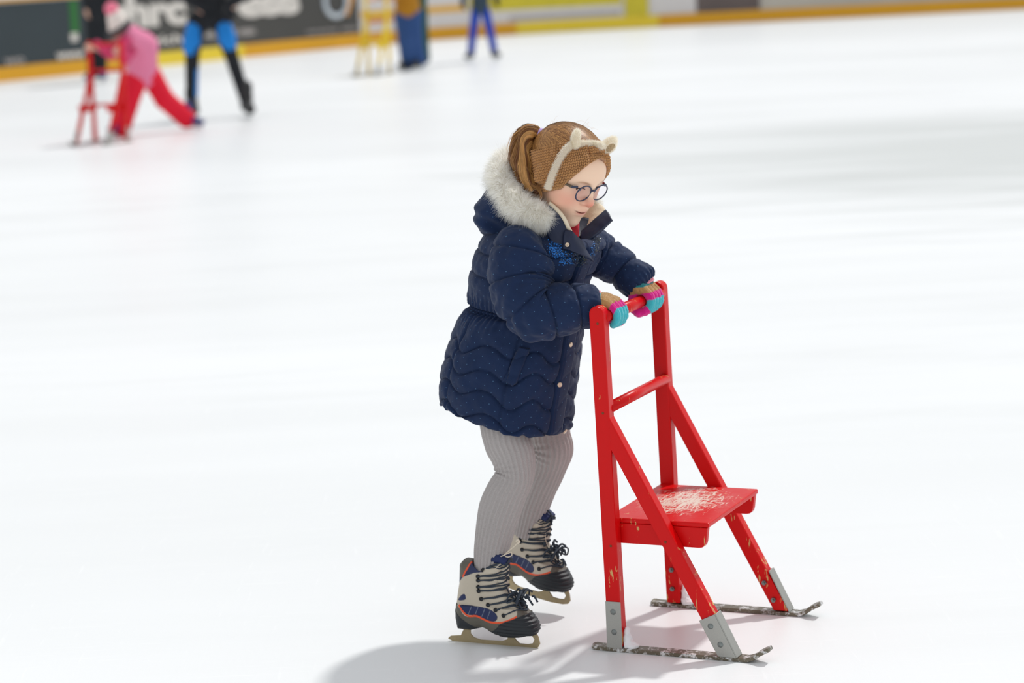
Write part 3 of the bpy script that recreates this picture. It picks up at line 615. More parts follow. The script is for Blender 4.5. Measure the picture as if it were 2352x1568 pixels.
def patch(tree, quad, nu, nv, off, th, mat, name, parent, relief=None, colf=None):
    """a thin panel lying on a surface; quad = 4 pixel corners (a-b top, d-c bottom)"""
    a, b, c, d = [np.array(q, float) for q in quad]; T = []; N = []
    for i in range(nv):
        for j in range(nu):
            s, t = j/(nu-1), i/(nv-1); q = (a*(1-s)+b*s)*(1-t)+(d*(1-s)+c*s)*t
            p, n = hit(tree, *q, off); T.append(p); N.append(n)
    T = np.array(T); N = np.array(N); N = N/np.linalg.norm(N, axis=1)[:, None]
    Ns = N.reshape(nv, nu, 3).copy()
    for _ in range(3):
        Ns[1:-1, 1:-1] = (Ns[1:-1, 1:-1]*2+Ns[:-2, 1:-1]+Ns[2:, 1:-1]+Ns[1:-1, :-2]+Ns[1:-1, 2:])/6
    N = Ns.reshape(-1, 3); N /= np.linalg.norm(N, axis=1)[:, None]
    up = T+N*th*(1 if relief is None else relief(nu, nv)[:, None]); lo = T-N*(off+.004)
    V = np.vstack([up, lo]); n = nu*nv; F = grid_faces(nv, nu); F = [tuple(f) for f in F]+[tuple(x+n for x in f[::-1]) for f in F]
    bd = [i for i in range(nu)]+[i*nu+nu-1 for i in range(1, nv)]+[n-1-i for i in range(1, nu)]+[(nv-1-i)*nu for i in range(1, nv-1)]
    F += [(bd[(k+1) % len(bd)], bd[k], bd[k]+n, bd[(k+1) % len(bd)]+n) for k in range(len(bd))]
    return gm(name, V, F, mat, parent)

# ---- cloth with woven dots
def parka_material():
    t = NT('navy_parka'); uvn = t.n('ShaderNodeTexCoord'); sep = t.n('ShaderNodeSeparateXYZ'); t.l(uvn.outputs['UV'], sep.inputs[0])
    U = t.math('DIVIDE', sep.outputs[0], .030); V = t.math('DIVIDE', sep.outputs[1], .0135)
    row = t.math('FLOOR', V); U2 = t.math('ADD', U, t.math('MULTIPLY', t.math('MODULO', t.math('ABSOLUTE', row), 2.0), .5))
    fu = t.math('MULTIPLY', t.math('SUBTRACT', t.math('FRACT', U2), .5), .030); fv = t.math('MULTIPLY', t.math('SUBTRACT', t.math('FRACT', V), .5), .0135)
    d = t.math('SQRT', t.math('ADD', t.math('MULTIPLY', fu, fu), t.math('MULTIPLY', fv, fv)))
    dot = t.math('LESS_THAN', d, .00095); P = t.coord(); n = t.noise(P, 900, 2, .5); n2 = t.noise(P, 22, 3, .6)
    base = t.mix(n2, srgb(12, 27, 56), srgb(20, 40, 76)); base = t.mix(t.math('MULTIPLY', n, .35), base, srgb(36, 60, 100))
    t.set(Base_Color=t.mix(t.math('MULTIPLY', dot, .34), base, srgb(120, 170, 215)), Roughness=.72, Sheen_Weight=.10, Sheen_Roughness=.5, Specular_IOR_Level=.18)
    t.bump(t.math('ADD', n, t.math('MULTIPLY', t.noise(P, 40, 2, .5), 1.5)), .22, .002)
    return t.m
PARKA = parka_material()
TRIM = plain('navy_facing', srgb(14, 29, 60), .5, noise=.15, nscale=40, bump=.4)
BEIGE = plain('beige_lining', srgb(232, 218, 192), .8, noise=.1, nscale=200, bump=.4)
SNAP = plain('snap_button', srgb(225, 205, 180), .35, .5)

# ---- parka body: stacked cross-sections, each from hip to belly
VM = .165
def section(L, Rr, b):
    a = np.array(uz(*L, VM)); c = np.array(uz(*Rr, VM)); m = (a+c)/2; A = np.linalg.norm(c-a)/2
    return [m[0], m[1], math.atan2(c[1]-a[1], c[0]-a[0]), math.sqrt(max(A*A-(.46*b)**2, (.5*A)**2)), b]
secs = [((1026, 896), (1304, 997), .164), ((1026, 858), (1310, 948), .164), ((1030, 820), (1320, 880), .160), ((1043, 770), (1328, 822), .150),
        ((1064, 724), (1332, 768), .137), ((1082, 690), (1336, 728), .128), ((1084, 655), (1344, 690), .135), ((1090, 615), (1352, 645), .146),
        ((1098, 578), (1368, 602), .152), ((1110, 545), (1384, 574), .144), ((1140, 515), (1382, 562), .122), ((1172, 494), (1370, 554), .094), ((1195, 482), (1352, 550), .076)]
SC = np.array([section(*s) for s in secs]); NS, NT_ = 230, 400
SI = spline(SC, NS); th = np.linspace(0, 2*np.pi, NT_, endpoint=False)
def sup(c, e): return np.sign(c)*np.abs(c)**e
cx, cy = sup(np.cos(th), .86), sup(np.sin(th), .86)
pos = np.zeros((NS, NT_, 3))
pos[..., 0] = SI[:, 0:1]+np.cos(SI[:, 2:3])*SI[:, 3:4]*cx; pos[..., 1] = VM+SI[:, 4:5]*cy; pos[..., 2] = SI[:, 1:2]+np.sin(SI[:, 2:3])*SI[:, 3:4]*cx
alen = np.concatenate([[0], np.cumsum(np.linalg.norm(np.diff(SI[:, :2], axis=0), axis=1))])       # metres above the hem
thd = np.degrees(th); thd = np.where(thd > 180, thd-360, thd); arcm = R(1)*thd*.155                # metres round from the front
AA, SS = np.meshgrid(arcm, alen); waist = alen[int(NS*5/12)]
def seamf(d, w=.004): return np.exp(-(d/w)**2)
def puff(fr, p=.55): return np.power(np.clip(np.sin(np.pi*np.clip(fr, 0, 1)), 0, 1), p)
disp = np.zeros_like(AA)
wavy = lambda k: .016+k*.055+.0135*np.sin(2*np.pi*(AA/.118)+1.2+.5*k)+.004*np.sin(AA*23+k*2)
bot = np.zeros_like(AA)-.004; upper = np.full_like(AA, waist-.010)
lines = [bot]+[wavy(k) for k in range(0, 4)]+[upper]
for l_ in lines[1:-1]: disp -= .0035*seamf(SS-l_, .0028)
for a_, b_ in zip(lines[:-1], lines[1:]):
    fr = (SS-a_)/(b_-a_); m = (fr >= 0) & (fr < 1); disp[m] += .0085*puff(fr[m], .38)
up_l = [upper+.018]+[np.full_like(AA, waist+.030+k*.064)+.006*np.sin(AA*12+k) for k in range(1, 5)]
for l_ in up_l[1:]: disp -= .0035*seamf(SS-l_, .0028)
for a_, b_ in zip(up_l[:-1], up_l[1:]):
    fr = (SS-a_)/(b_-a_); m = (fr >= 0) & (fr < 1); disp[m] += .0075*puff(fr[m], .38)
inw = (SS > upper) & (SS < up_l[0]); disp[inw] += -.006+.0035*np.sin(2*np.pi*(SS[inw]-upper[inw])/.009)
ww = np.exp(-((SS-waist)/.030)**2); disp += ww*(.0030*np.sin(AA*2*np.pi/.016+3*vnoise(pos, 20))+.002*vnoise(pos, 90, 5))          # gathers
for s0 in (-.335, -.19, .19, .335): disp -= .0045*seamf(AA-s0-.03*(SS-waist), .0035)*(SS < waist)
disp += .0045*fbm(pos*np.array([1, 1, .8]), 14, 3, 4)+.0022*fbm(pos, 45, 2, 9)
# creases that run out from the waist and the armhole
disp += .003*np.sin((pos[..., 0]*.6+pos[..., 2])*95+4*vnoise(pos, 9, 7))*np.exp(-((SS-waist-.05)/.06)**2)*.6
plk = (AA > -.058) & (AA < -.008); disp = np.where(plk, disp*.15+.0105, disp); disp -= .005*seamf(AA+.058, .003)+.006*seamf(AA+.008, .003)+.0022*seamf(AA+.051, .002)
hemr = np.exp(-(SS/.006)**2); disp -= .003*hemr
jag = .0035*vnoise(np.stack([AA*60, SS*0, SS*0], -1), 1, 3)
pos[..., 2] += jag*np.exp(-(SS/.02)**2)
du = np.roll(pos, -1, 1)-np.roll(pos, 1, 1); ds = np.gradient(pos, axis=0); nrm = np.cross(du, ds); nrm /= np.linalg.norm(nrm, axis=-1)[..., None]+1e-9
disp *= np.clip((alen[-1]-SS)/.05, 0, 1)
pos2 = pos+nrm*disp[..., None]
inner = [pos2[0]+(np.array([SI[0, 0], VM, SI[0, 1]])-pos2[0])*f+np.array([0, 0, dz]) for f, dz in ((.035, .001), (.05, .02), (.10, .06))]
P_ = np.concatenate([np.array(inner)[::-1], pos2]); nr_ = len(P_)
Vb = P_.reshape(-1, 3); Fb = grid_faces(nr_, NT_, True)
uvb = np.concatenate([np.stack([AA[:1].repeat(3, 0), np.zeros((3, NT_))], -1), np.stack([AA, SS], -1)]).reshape(-1, 2)

def sleeve(cpath, rad, seams, seed, wr, puck):
    C_ = spline(cpath, 190); rr = spline(np.array(rad)[:, None], 190)[:, 0]; T, N, B = frames(C_); na = 160
    a = np.linspace(0, 2*np.pi, na, endpoint=False); L = np.concatenate([[0], np.cumsum(np.linalg.norm(np.diff(C_, axis=0), axis=1))])
    dirs = np.cos(a)[None, :, None]*N[:, None]+np.sin(a)[None, :, None]*B[:, None]; P = C_[:, None]+dirs*rr[:, None, None]
    Lg = L[:, None]+0*a[None]; tilt = .008*np.sin(a)[None]; d = np.zeros_like(Lg); s = [-.02]+seams+[L[-1]+.0]
    for p, q in zip(s[:-1], s[1:]):
        fr = (Lg+tilt-p)/(q-p); m = (fr >= 0) & (fr < 1); d[m] += (.0085 if q < L[-1] else .006)*puff(fr[m], .36)
    for q in seams: d -= .0035*seamf(Lg+tilt-q, .0026)
    d += .004*fbm(P, 22, 3, seed)+.0016*fbm(P, 70, 2, seed+4)
    for (c0, c1, amp, fq, ang) in wr:              # bunched folds near c0..c1
        e = np.exp(-((Lg-(c0+c1)/2)/((c1-c0)/2))**2); side = np.clip(np.cos(a-ang), 0, 1)[None]**1.0
        d += e*side*amp*np.sin((Lg*fq+.8*np.sin(a*2)[None])*2*np.pi+2*vnoise(P, 14, seed+2))
    cuff = np.exp(-((L[-1]-Lg)/.006)**2); d -= .004*cuff; d += puck*np.sin(a*22)[None]*np.exp(-((L[-1]-Lg)/.02)**2)
    P = P+dirs*d[..., None]; endc = C_[-1]; ins = [P[-1]+(endc-P[-1])*f-T[-1]*dz for f, dz in ((.10, .001), (.16, .02), (.3, .05))]
    P = np.concatenate([P, np.array(ins)]); uv = np.stack([np.vstack([np.tile(a*.06, (len(P), 1))]), np.concatenate([Lg, Lg[-1:].repeat(3, 0)])], -1)
    return P.reshape(-1, 3), grid_faces(len(P), na, True), uv.reshape(-1, 2)
nsl = [pt(1235, 548, .075), pt(1207, 575, .045), pt(1194, 630, .02), pt(1202, 680, .003), pt(1232, 716, .004), pt(1280, 712, .025), pt(1330, 704, .05), pt(1376, 702, .073)]
nrad = [.012, .071, .070, .067, .062, .057, .051, .044]
fsl = [pt(1328, 582, .21), pt(1345, 575, .25), pt(1372, 583, .285), pt(1412, 606, .30), pt(1446, 628, .305), pt(1468, 647, .31), pt(1480, 658, .312)]
frad = [.006, .046, .050, .043, .0435, .0425, .036]
V1, F1, u1 = sleeve(nsl, nrad, [.052, .118, .178, .240, .305], 11, [(.10, .16, .0035, 55, 2.6), (.15, .25, .0028, 42, 5.2)], .0003)
V2, F2, u2 = sleeve(fsl, frad, [.098, .160], 17, [(.02, .09, .004, 45, 1.0)], .0025)
# hood lying on the back
hc = pt(1163, 492, .165)
def hoodf(p):
    q = p-hc
    d = ell(p, pt(1172, 470, .16), (.070, .118, .050)); d = smin(d, ell(p, pt(1152, 500, .16), (.052, .105, .046)), .03)
    d = smin(d, ell(p, pt(1218, 518, .165), (.075, .10, .030)), .03)
    d = d-.004*np.sin((q[..., 2]+q[..., 0]*.6)*140+2*vnoise(p, 12, 3))*np.clip(1-np.abs(q[..., 1])*4, .2, 1)-.003*fbm(p, 28, 2, 5)
    return d
V3_, F3 = snet(hoodf, hc-[.16, .16, .11], hc+[.20, .16, .11], .0045, marg=2.2)
uv3 = np.stack([V3_[:, 0]+V3_[:, 1]*.7, V3_[:, 2]], -1)
def join(parts):
    V = []; F = []; U = []; n = 0
    for v, f, u in parts: V.append(v); F.append(np.asarray(f)+n); U.append(u); n += len(v)
    return np.vstack(V), np.vstack(F), np.vstack(U)
VC, FC, UC = join([(Vb, Fb, uvb), (V1, F1, u1), (V2, F2, u2), (V3_, F3, uv3)])
coat = gm('parka', VC, FC, PARKA, uv=UC)
tb = bvh(Vb, Fb); ts = bvh(V1, F1)
# snap buttons on the placket
def disc_on(tree, x, y, r, h, mat, name, parent, ring=False):
    p, n = hit(tree, x, y, 0.0005); n = n/np.linalg.norm(n); q = Vector(n).to_track_quat('Z', 'Y').to_matrix(); M = np.array(q)
    a = np.linspace(0, 2*np.pi, 24, endpoint=False); prof = [(1, 0), (1, .6), (.85, 1), (.6, .9 if not ring else .4), (.4, .75 if not ring else -.4), (0.001, .8 if not ring else -.6)]
    V = np.array([[r*f*math.cos(b), r*f*math.sin(b), h*z] for f, z in prof for b in a])@M.T+p
    return gm(name, V, grid_faces(len(prof), 24, True), mat, parent)
for bx, by in ((1310, 791), (1285, 883), (1297, 990)): disc_on(tb, bx, by, .0062, .003, SNAP, 'snap_button', coat)
# slanted pocket welt
patch(tb, [(1193, 797), (1217, 800), (1184, 884), (1157, 872)], 14, 50, .003, .005, PARKA, 'pocket_welt', coat, relief=lambda a, b: np.clip(np.minimum(np.tile(np.minimum(np.arange(a), a-1-np.arange(a)), (b, 1)).ravel()/2.0, 1), .2, 1))
# sequins on the chest
SEQ = attr_mat('sequins', .28, bump=0, vary=.0, Metallic=.35)
def sequins(poly, n, colf, name):
    poly = np.array(poly, float); m = MB(); k = 0; lo, hi = poly.min(0), poly.max(0); a6 = np.linspace(0, 2*np.pi, 7)[:-1]
    gx = np.arange(lo[0], hi[0], 3.3); gy = np.arange(lo[1], hi[1], 3.0)
    for iy, y in enumerate(gy):
        for x in gx:
            q = np.array([x+(iy % 2)*1.6, y])+rng.normal(0, .35, 2)
            dpl = poly2(q[None], poly)[0]
            if dpl > rng.normal(-1.5, 2.5): continue
            p, nn = hit(tb, q[0], q[1], .0015); nn = nn+rng.normal(0, .28, 3); nn /= np.linalg.norm(nn); t1 = np.cross(nn, [0, 0, 1]); t1 /= np.linalg.norm(t1); t2 = np.cross(nn, t1); rr = .0016
            V = [p+nn*.0004]+[p+rr*(math.cos(b)*t1+math.sin(b)*t2) for b in a6]+[p-nn*.0012]
            m.add(np.array(V)-PB, [(0, i+1, (i+1) % 6+1) for i in range(6)]+[(7, (i+1) % 6+1, i+1) for i in range(6)], colf(q))
    o = m.build(name, SEQ, coat, col=True); tag(o, kind='stuff'); return o
def seqc(q):
    t = (q[0]-1265)/85+rng.normal(0, .14)-(q[1]-575)*.004
    return L3(40, 120, 205)*rng.uniform(.6, 1.3) if t < .42 else (L3(40, 60, 80)*rng.uniform(.4, 1.6) if t < .8 else L3(88, 92, 84)*rng.uniform(.4, 1.3))
sequins([(1258, 550), (1275, 548), (1300, 572), (1340, 580), (1352, 600), (1340, 614), (1322, 608), (1298, 612), (1280, 600), (1262, 580)], 0, seqc, 'sequin_patch')
sequins([(1352, 582), (1362, 560), (1374, 532), (1382, 530), (1380, 560), (1366, 588), (1354, 590)], 0, lambda q: (L3(96, 102, 92) if q[0] > 1366 else L3(45, 110, 180))*rng.uniform(.4, 1.3), 'sequin_patch')

# free-standing collar pieces: thin curved sheets given by rows of (x, y, v)
def sheet(rows, nu, nv, th_, mat, name, parent=coat, wr=0.0):
    G = np.array([[pt(*p) for p in r] for r in rows]); A = np.array([spline(r, nu) for r in G]); Bq = np.stack([spline(A[:, j], nv) for j in range(nu)], 1)
    if wr: Bq += wr*fbm(Bq, 40, 2, 3)[..., None]*np.array([.3, 1, .3])
    gu = np.gradient(Bq, axis=1); gv = np.gradient(Bq, axis=0); n = np.cross(gu, gv); n /= np.linalg.norm(n, axis=-1)[..., None]+1e-9
    n_ = nu*nv; V = np.vstack([(Bq+n*th_/2).reshape(-1, 3), (Bq-n*th_/2).reshape(-1, 3)]); F = grid_faces(nv, nu); F = [tuple(f) for f in F]+[tuple(x+n_ for x in f[::-1]) for f in F]
    bd = [i for i in range(nu)]+[i*nu+nu-1 for i in range(1, nv)]+[n_-1-i for i in range(1, nu)]+[(nv-1-i)*nu for i in range(1, nv-1)]
    F += [(bd[(k+1) % len(bd)], bd[k], bd[k]+n_, bd[(k+1) % len(bd)]+n_) for k in range(len(bd))]
    return gm(name, V, F, mat, parent)
sheet([[(1262, 470, .085), (1284, 492, .080), (1302, 518, .085), (1315, 537, .095)], [(1258, 500, .072), (1275, 520, .070), (1293, 540, .072), (1310, 556, .08)], [(1258, 540, .066), (1270, 560, .06), (1290, 580, .06), (1318, 590, .072)]], 24, 16, .009, TRIM, 'collar', wr=.002)
V, F = tube_vf(spline([pt(1262, 466, .083), pt(1275, 477, .08), (pt(1289, 492, .077)), pt(1299, 508, .078), pt(1305, 522, .082), pt(1311, 533, .088)], 40), np.linspace(.0045, .0052, 40), 10); gm('collar_lining', V, F, BEIGE, coat)
# storm flap folded open with its snap
fl_ = sheet([[(1297, 529, .070), (1312, 531, .072), (1322, 541, .08), (1334, 551, .09)], [(1295, 550, .055), (1312, 556, .055), (1330, 566, .065), (1345, 575, .085)], [(1293, 571, .050), (1315, 577, .048), (1338, 586, .06), (1363, 600, .085)]], 24, 16, .004, TRIM, 'storm_flap', wr=.002)
def ring_at(p, n, r, h, mat, parent, name='snap_button'):
    n = np.array(n, float); n /= np.linalg.norm(n); M = np.array(Vector(n).to_track_quat('Z', 'Y').to_matrix()); a = np.linspace(0, 2*np.pi, 24, endpoint=False)
    prof = [(1, -.3), (1, .6), (.8, 1), (.5, .8), (.35, -.1), (0.001, -.2)]; V = np.array([[r*f*math.cos(b), r*f*math.sin(b), h*z] for f, z in prof for b in a])@M.T+p; return gm(name, V, grid_faces(6, 24, True), mat, parent)
ring_at(pt(1303, 562, .0455), (.2, -.97, .15), .0052, .0025, SNAP, fl_)
# far collar: navy outside, beige pile inside
sheet([[(1336, 533, .185), (1358, 513, .20), (1376, 497, .212), (1391, 484, .228)], [(1334, 548, .165), (1360, 530, .18), (1382, 512, .195), (1401, 493, .215)], [(1330, 570, .150), (1362, 545, .170), (1386, 525, .185), (1408, 504, .205)]], 28, 14, .008, TRIM, 'collar', wr=.003)
sheet([[(1322, 500, .24), (1340, 478, .255), (1362, 464, .262), (1384, 478, .255)], [(1330, 520, .225), (1350, 500, .235), (1372, 488, .24), (1392, 490, .235)], [(1338, 545, .20), (1356, 522, .21), (1378, 502, .215), (1398, 492, .225)]], 28, 18, .010, BEIGE, 'collar_lining', wr=.003)
sheet([[(1325, 505, .215), (1340, 500, .225), (1358, 504, .228), (1370, 512, .222)], [(1325, 545, .17), (1335, 545, .18), (1345, 545, .19), (1352, 540, .195)], [(1318, 585, .105), (1330, 585, .12), (1340, 583, .13), (1352, 575, .15)]], 20, 20, .004, TRIM, 'collar', wr=.001)
sheet([[(1300, 500, .20), (1318, 500, .20), (1330, 505, .19)], [(1305, 530, .15), (1318, 534, .15), (1330, 538, .15)], [(1312, 560, .11), (1320, 562, .112), (1328, 562, .115)]], 12, 12, .006, plain('red_sweater', srgb(196, 40, 62), .8, bump=.5, nscale=300), 'sweater', girl)

# ---- fur and hair made of fine blades
def set_normals(o, N):
    N = np.asarray(N, float); N = N/(np.linalg.norm(N, axis=1)[:, None]+1e-9); o.data.normals_split_custom_set_from_vertices(N.tolist())
def blades(root_p, dirs, length, width, colors, name, mat, parent, bend=.5, bend_dir=None, seg=3, jit=.22):
    n = len(root_p); d = dirs+rng.normal(0, jit, (n, 3)); d /= np.linalg.norm(d, axis=1)[:, None]; length = np.broadcast_to(length, (n,))*rng.uniform(.6, 1.15, n)
    bd = rng.normal(0, 1, (n, 3))*.5+(np.array(bend_dir) if bend_dir is not None else 0); side = np.cross(d, rng.normal(0, 1, (n, 3))); side /= np.linalg.norm(side, axis=1)[:, None]
    V = np.zeros((n, seg+1, 2, 3))
    for k in range(seg+1):
        t = k/seg; c = root_p+d*(length*t)[:, None]+bd*(length*bend*t*t)[:, None]; w = width*(1-t*.85)
        V[:, k, 0] = c-side*w/2; V[:, k, 1] = c+side*w/2
    b = np.arange(n)[:, None]*(seg+1)*2+np.arange(seg)[None]*2; F = np.stack([b, b+1, b+3, b+2], -1).reshape(-1, 4)
    c = np.repeat(colors, (seg+1)*2, axis=0)
    return V.reshape(-1, 3), F, c
def fur_mat():
    m = attr_mat('white_fur', .8, bump=0, vary=.02); t = m.node_tree; b = t.nodes['Principled BSDF']; tr = t.nodes.new('ShaderNodeBsdfTranslucent'); mx = t.nodes.new('ShaderNodeMixShader'); mx.inputs[0].default_value = .5
    a = t.nodes.new('ShaderNodeAttribute'); a.attribute_name = 'Col'; t.links.new(a.outputs['Color'], tr.inputs['Color']); o = t.nodes['Material Output']; t.links.new(b.outputs[0], mx.inputs[1]); t.links.new(tr.outputs[0], mx.inputs[2]); t.links.new(mx.outputs[0], o.inputs[0]); return m
FUR = fur_mat()
fp = spline([pt(1268, 506, .088), pt(1243, 500, .066), pt(1208, 484, .052), pt(1172, 456, .058), pt(1152, 420, .088), pt(1153, 388, .13), pt(1172, 366, .175), pt(1210, 372, .225), pt(1262, 400, .262), pt(1320, 440, .278), pt(1358, 462, .272), pt(1374, 474, .262)], 160)
fr_ = np.interp(np.linspace(0, 1, 160), [0, .06, .2, .45, .6, .8, .95, 1], [.014, .024, .031, .031, .027, .022, .014, .008])
T, N, B = frames(fp); core_r = fr_*.80
Vf, Ff = tube_vf(fp, core_r, 24)
n = 46000; i = rng.integers(0, 160, n); a = rng.uniform(0, 2*np.pi, n); dr = np.cos(a)[:, None]*N[i]+np.sin(a)[:, None]*B[i]
hcx = pt(1290, 430, .16); rp = fp[i]+dr*core_r[i][:, None]*.95+rng.normal(0, .0015, (n, 3))
clump = np.stack([vnoise(rp, 60, 21), vnoise(rp, 60, 22), vnoise(rp, 60, 23)], -1)
fc = np.clip(L3(255, 253, 248)[None]*rng.uniform(.93, 1.05, (n, 1)), 0, .985)
Vh, Fh, Ch = blades(rp, dr+clump*.9+np.array([0, 0, -.25]), fr_[i]*.62+.004, .0009, fc, '', None, None, .35, (0, 0, -.4))
Vx = np.vstack([Vf, Vh]); Fx = [tuple(f) for f in Ff]+[tuple(f) for f in (Fh+len(Vf))]
fo_ = gm('fur_trim', Vx, Fx, FUR, coat, col=np.vstack([np.tile(L3(252, 248, 240), (len(Vf), 1)), Ch]))

# ---- head
pit, psi, rol = R(31), R(-47), R(4)
fw0 = np.array([math.cos(psi-YAW), math.sin(psi-YAW), 0]); up0 = np.array([0, 0, 1.])
hf_ = math.cos(pit)*fw0-math.sin(pit)*up0; hu_ = math.sin(pit)*fw0+math.cos(pit)*up0; hl_ = np.cross(hu_, hf_)
hu_, hl_ = math.cos(rol)*hu_+math.sin(rol)*hl_, math.cos(rol)*hl_-math.sin(rol)*hu_
HM = np.stack([hf_, hl_, hu_], 1); bridge = pt(1357, 437, .125); HC = bridge-HM@np.array([.087, 0, -.006])
def tl(p): return (p-HC)@HM
def fl2(q): return np.asarray(q, float)@HM.T+HC
def headf(p):
    q = tl(p); y = np.abs(q[..., 1]); qs = np.stack([q[..., 0], y, q[..., 2]], -1)
    d = ell(q, (-.014, 0, .016), (.089, .075, .079))
    d = smin(d, ell(q, (.030, 0, -.030), (.052, .056, .068)), .045)
    d = smin(d, ell(q, (.036, 0, .022), (.050, .056, .052)), .03)                  # brow
    d = smin(d, ell(qs, (.040, .034, -.046), (.036, .029, .036)), .024)             # full cheek
    d = smin(d, ell(q, (.064, 0, -.103), (.023, .025, .019)), .026); d = smin(d, ell(q, (.030, 0, -.080), (.040, .044, .036)), .03)                 # chin
    d = smin(d, ell(q, (.070, 0, -.064), (.018, .028, .022)), .02)                  # mouth mound
    d = smax(d, -ell(qs, (.094, .030, -.004), (.014, .019, .012)), .016)            # socket
    d = smin(d, ell(qs, (.0655, .029, .0040), (.0145, .0155, .0100)), .005)         # lid
    nb = cone(q, (.080, 0, .004), (.097, 0, -.031), .0055, .0085); d = smin(d, nb, .012)
    d = smin(d, sph(q, (.0972, 0, -.0350), .0112), .010); d = smin(d, ell(qs, (.0885, .0125, -.038), (.0090, .0078, .0072)), .006)
    d = smax(d, -ell(qs, (.0965, .0065, -.0465), (.005, .003, .003)), .003)          # nostril
    d = smin(d, ell(q, (.0865, 0, -.0635), (.0075, .019, .0045)), .005); d = smin(d, ell(q, (.0845, 0, -.0725), (.0085, .016, .0055)), .006)
    mz = -.0680+.0035*(y/.02)**2
    mouth = np.sqrt((np.clip(q[..., 0]-.090, 0, 1))**2*0+(q[..., 2]-mz)**2+np.clip(y-.018, 0, 1)**2)-.0009
    d = np.where(q[..., 0] > .05, smax(d, -smax(mouth, .080-q[..., 0], .004), .0028), d)
    d = smin(d, smax(ell(qs, (-.004, .074, -.012), (.018, .010, .028)), -ell(qs, (.004, .084, -.008), (.010, .007, .018)), .003), .006)   # ear
    neck = cone(q, (-.025, 0, -.05), (-.075, 0, -.155), .046, .05)
    return smin(d, neck, .03)
hp = [fl2((x, y, z)) for x in (-.125, .12) for y in (-.1, .1) for z in (-.175, .13)]
VH, FH = snet(headf, np.min(hp, 0), np.max(hp, 0), .0018, marg=1.8)
q = tl(VH); yq = np.abs(q[:, 1]); nz = lambda c, r, w=None: np.exp(-(((q-np.array(c)*[1, np.nan_to_num(1), 1])/r)**2).sum(1))
qa = np.stack([q[:, 0], yq, q[:, 2]], 1); g = lambda c, r: np.exp(-(((qa-np.array(c))/np.array(r))**2).sum(1))
cs = np.tile(L3(252, 216, 188), (len(VH), 1))
def blend(c, col, w): return c*(1-w[:, None])+np.array(col)*w[:, None]
cs = blend(cs, L3(236, 140, 118), .6*g((.055, .045, -.040), (.055, .034, .028))); cs = blend(cs, L3(226, 110, 88), .85*g((.100, 0, -.036), (.02, .016, .013)))
cs = blend(cs, L3(205, 110, 100), .75*np.exp(-((q[:, 2]+.068)/.006)**2-(yq/.019)**4)*(q[:, 0] > .07)); cs = blend(cs, L3(120, 60, 50), .8*np.exp(-((q[:, 2]+.068-.0035*(yq/.02)**2)/.0016)**2-(yq/.023)**6)*(q[:, 0] > .06))
cs = blend(cs, L3(190, 140, 105), .65*np.exp(-((q[:, 2]-.0155-.10*(yq-.028)*0+((yq-.030)/.018)**2*.004)/.0028)**2-((yq-.031)/.017)**4)*(q[:, 0] > .05))
cs = blend(cs, L3(214, 150, 130), .4*g((.078, .03, -.010), (.01, .02, .010)))
SKIN = attr_mat('skin', .5, nscale=700, bump=.08, vary=.02, Subsurface_Weight=.12, Subsurface_Radius=(.008, .003, .002), Specular_IOR_Level=.35)
# rest of the body, hidden in the clothes, joined under the collar
hipn, hipf = pt(1160, 915, .10), pt(1240, 915, .23); kn_n = pt(1184, 1085, .045); kn_f = pt(1274, 1040, .255); an_n = pt(1128, 1290, -.018); an_f = pt(1218, 1215, .285)
LEGN = [pt(1160, 960, .085), pt(1178, 1052, .06), pt(1183, 1092, .048), pt(1149, 1180, .022), pt(1130, 1255, -.004), pt(1126, 1300, -.012)]; LEGF = [pt(1258, 950, .24), pt(1270, 1030, .245), pt(1245, 1110, .262), pt(1222, 1185, .278)]
chest, pel, nk = pt(1240, 590, .165), pt(1180, 860, .165), fl2((-.075, 0, -.155))
whn, whf = pt(1372, 700, .074), pt(1477, 652, .312)
bodyc = [[(pel, .09), (chest, .10), (nk, .048)], [(q, r_) for q, r_ in zip(LEGN, (.034, .03, .028, .028, .022, .018))], [(q, r_) for q, r_ in zip(LEGF, (.03, .028, .025, .02))],
         [(nsl[1], .042), (nsl[4], .034), (whn, .02)], [(fsl[1], .036), (fsl[3], .028), (whf, .02)], [(nsl[1], .035), (chest, .07), (fsl[1], .03)], [(pel, .09), (hipn, .07)], [(pel, .09), (hipf, .07)]]
VBd, FBd = snet(sdf_of(bodyc, .03), np.array([-.62, -.12, .05]), np.array([.12, .42, 1.2]), .009, marg=1.8, proj=1)
gm('body', np.vstack([VH, VBd]), np.vstack([FH, FBd+len(VH)]), SKIN, col=np.vstack([cs, np.tile(L3(246, 208, 186), (len(VBd), 1))]))
th_head = bvh(VH, FH)
def surf(dirl, c0=(0, 0, 0)):                     # radius of the head surface from a local centre, local direction
    o = fl2(c0); d = HM@np.array(dirl); d = d/np.linalg.norm(d); h, n_, i_, s_ = th_head.ray_cast(Vector(o+d*.3), Vector(-d)); return .3-s_ if h is not None else .08
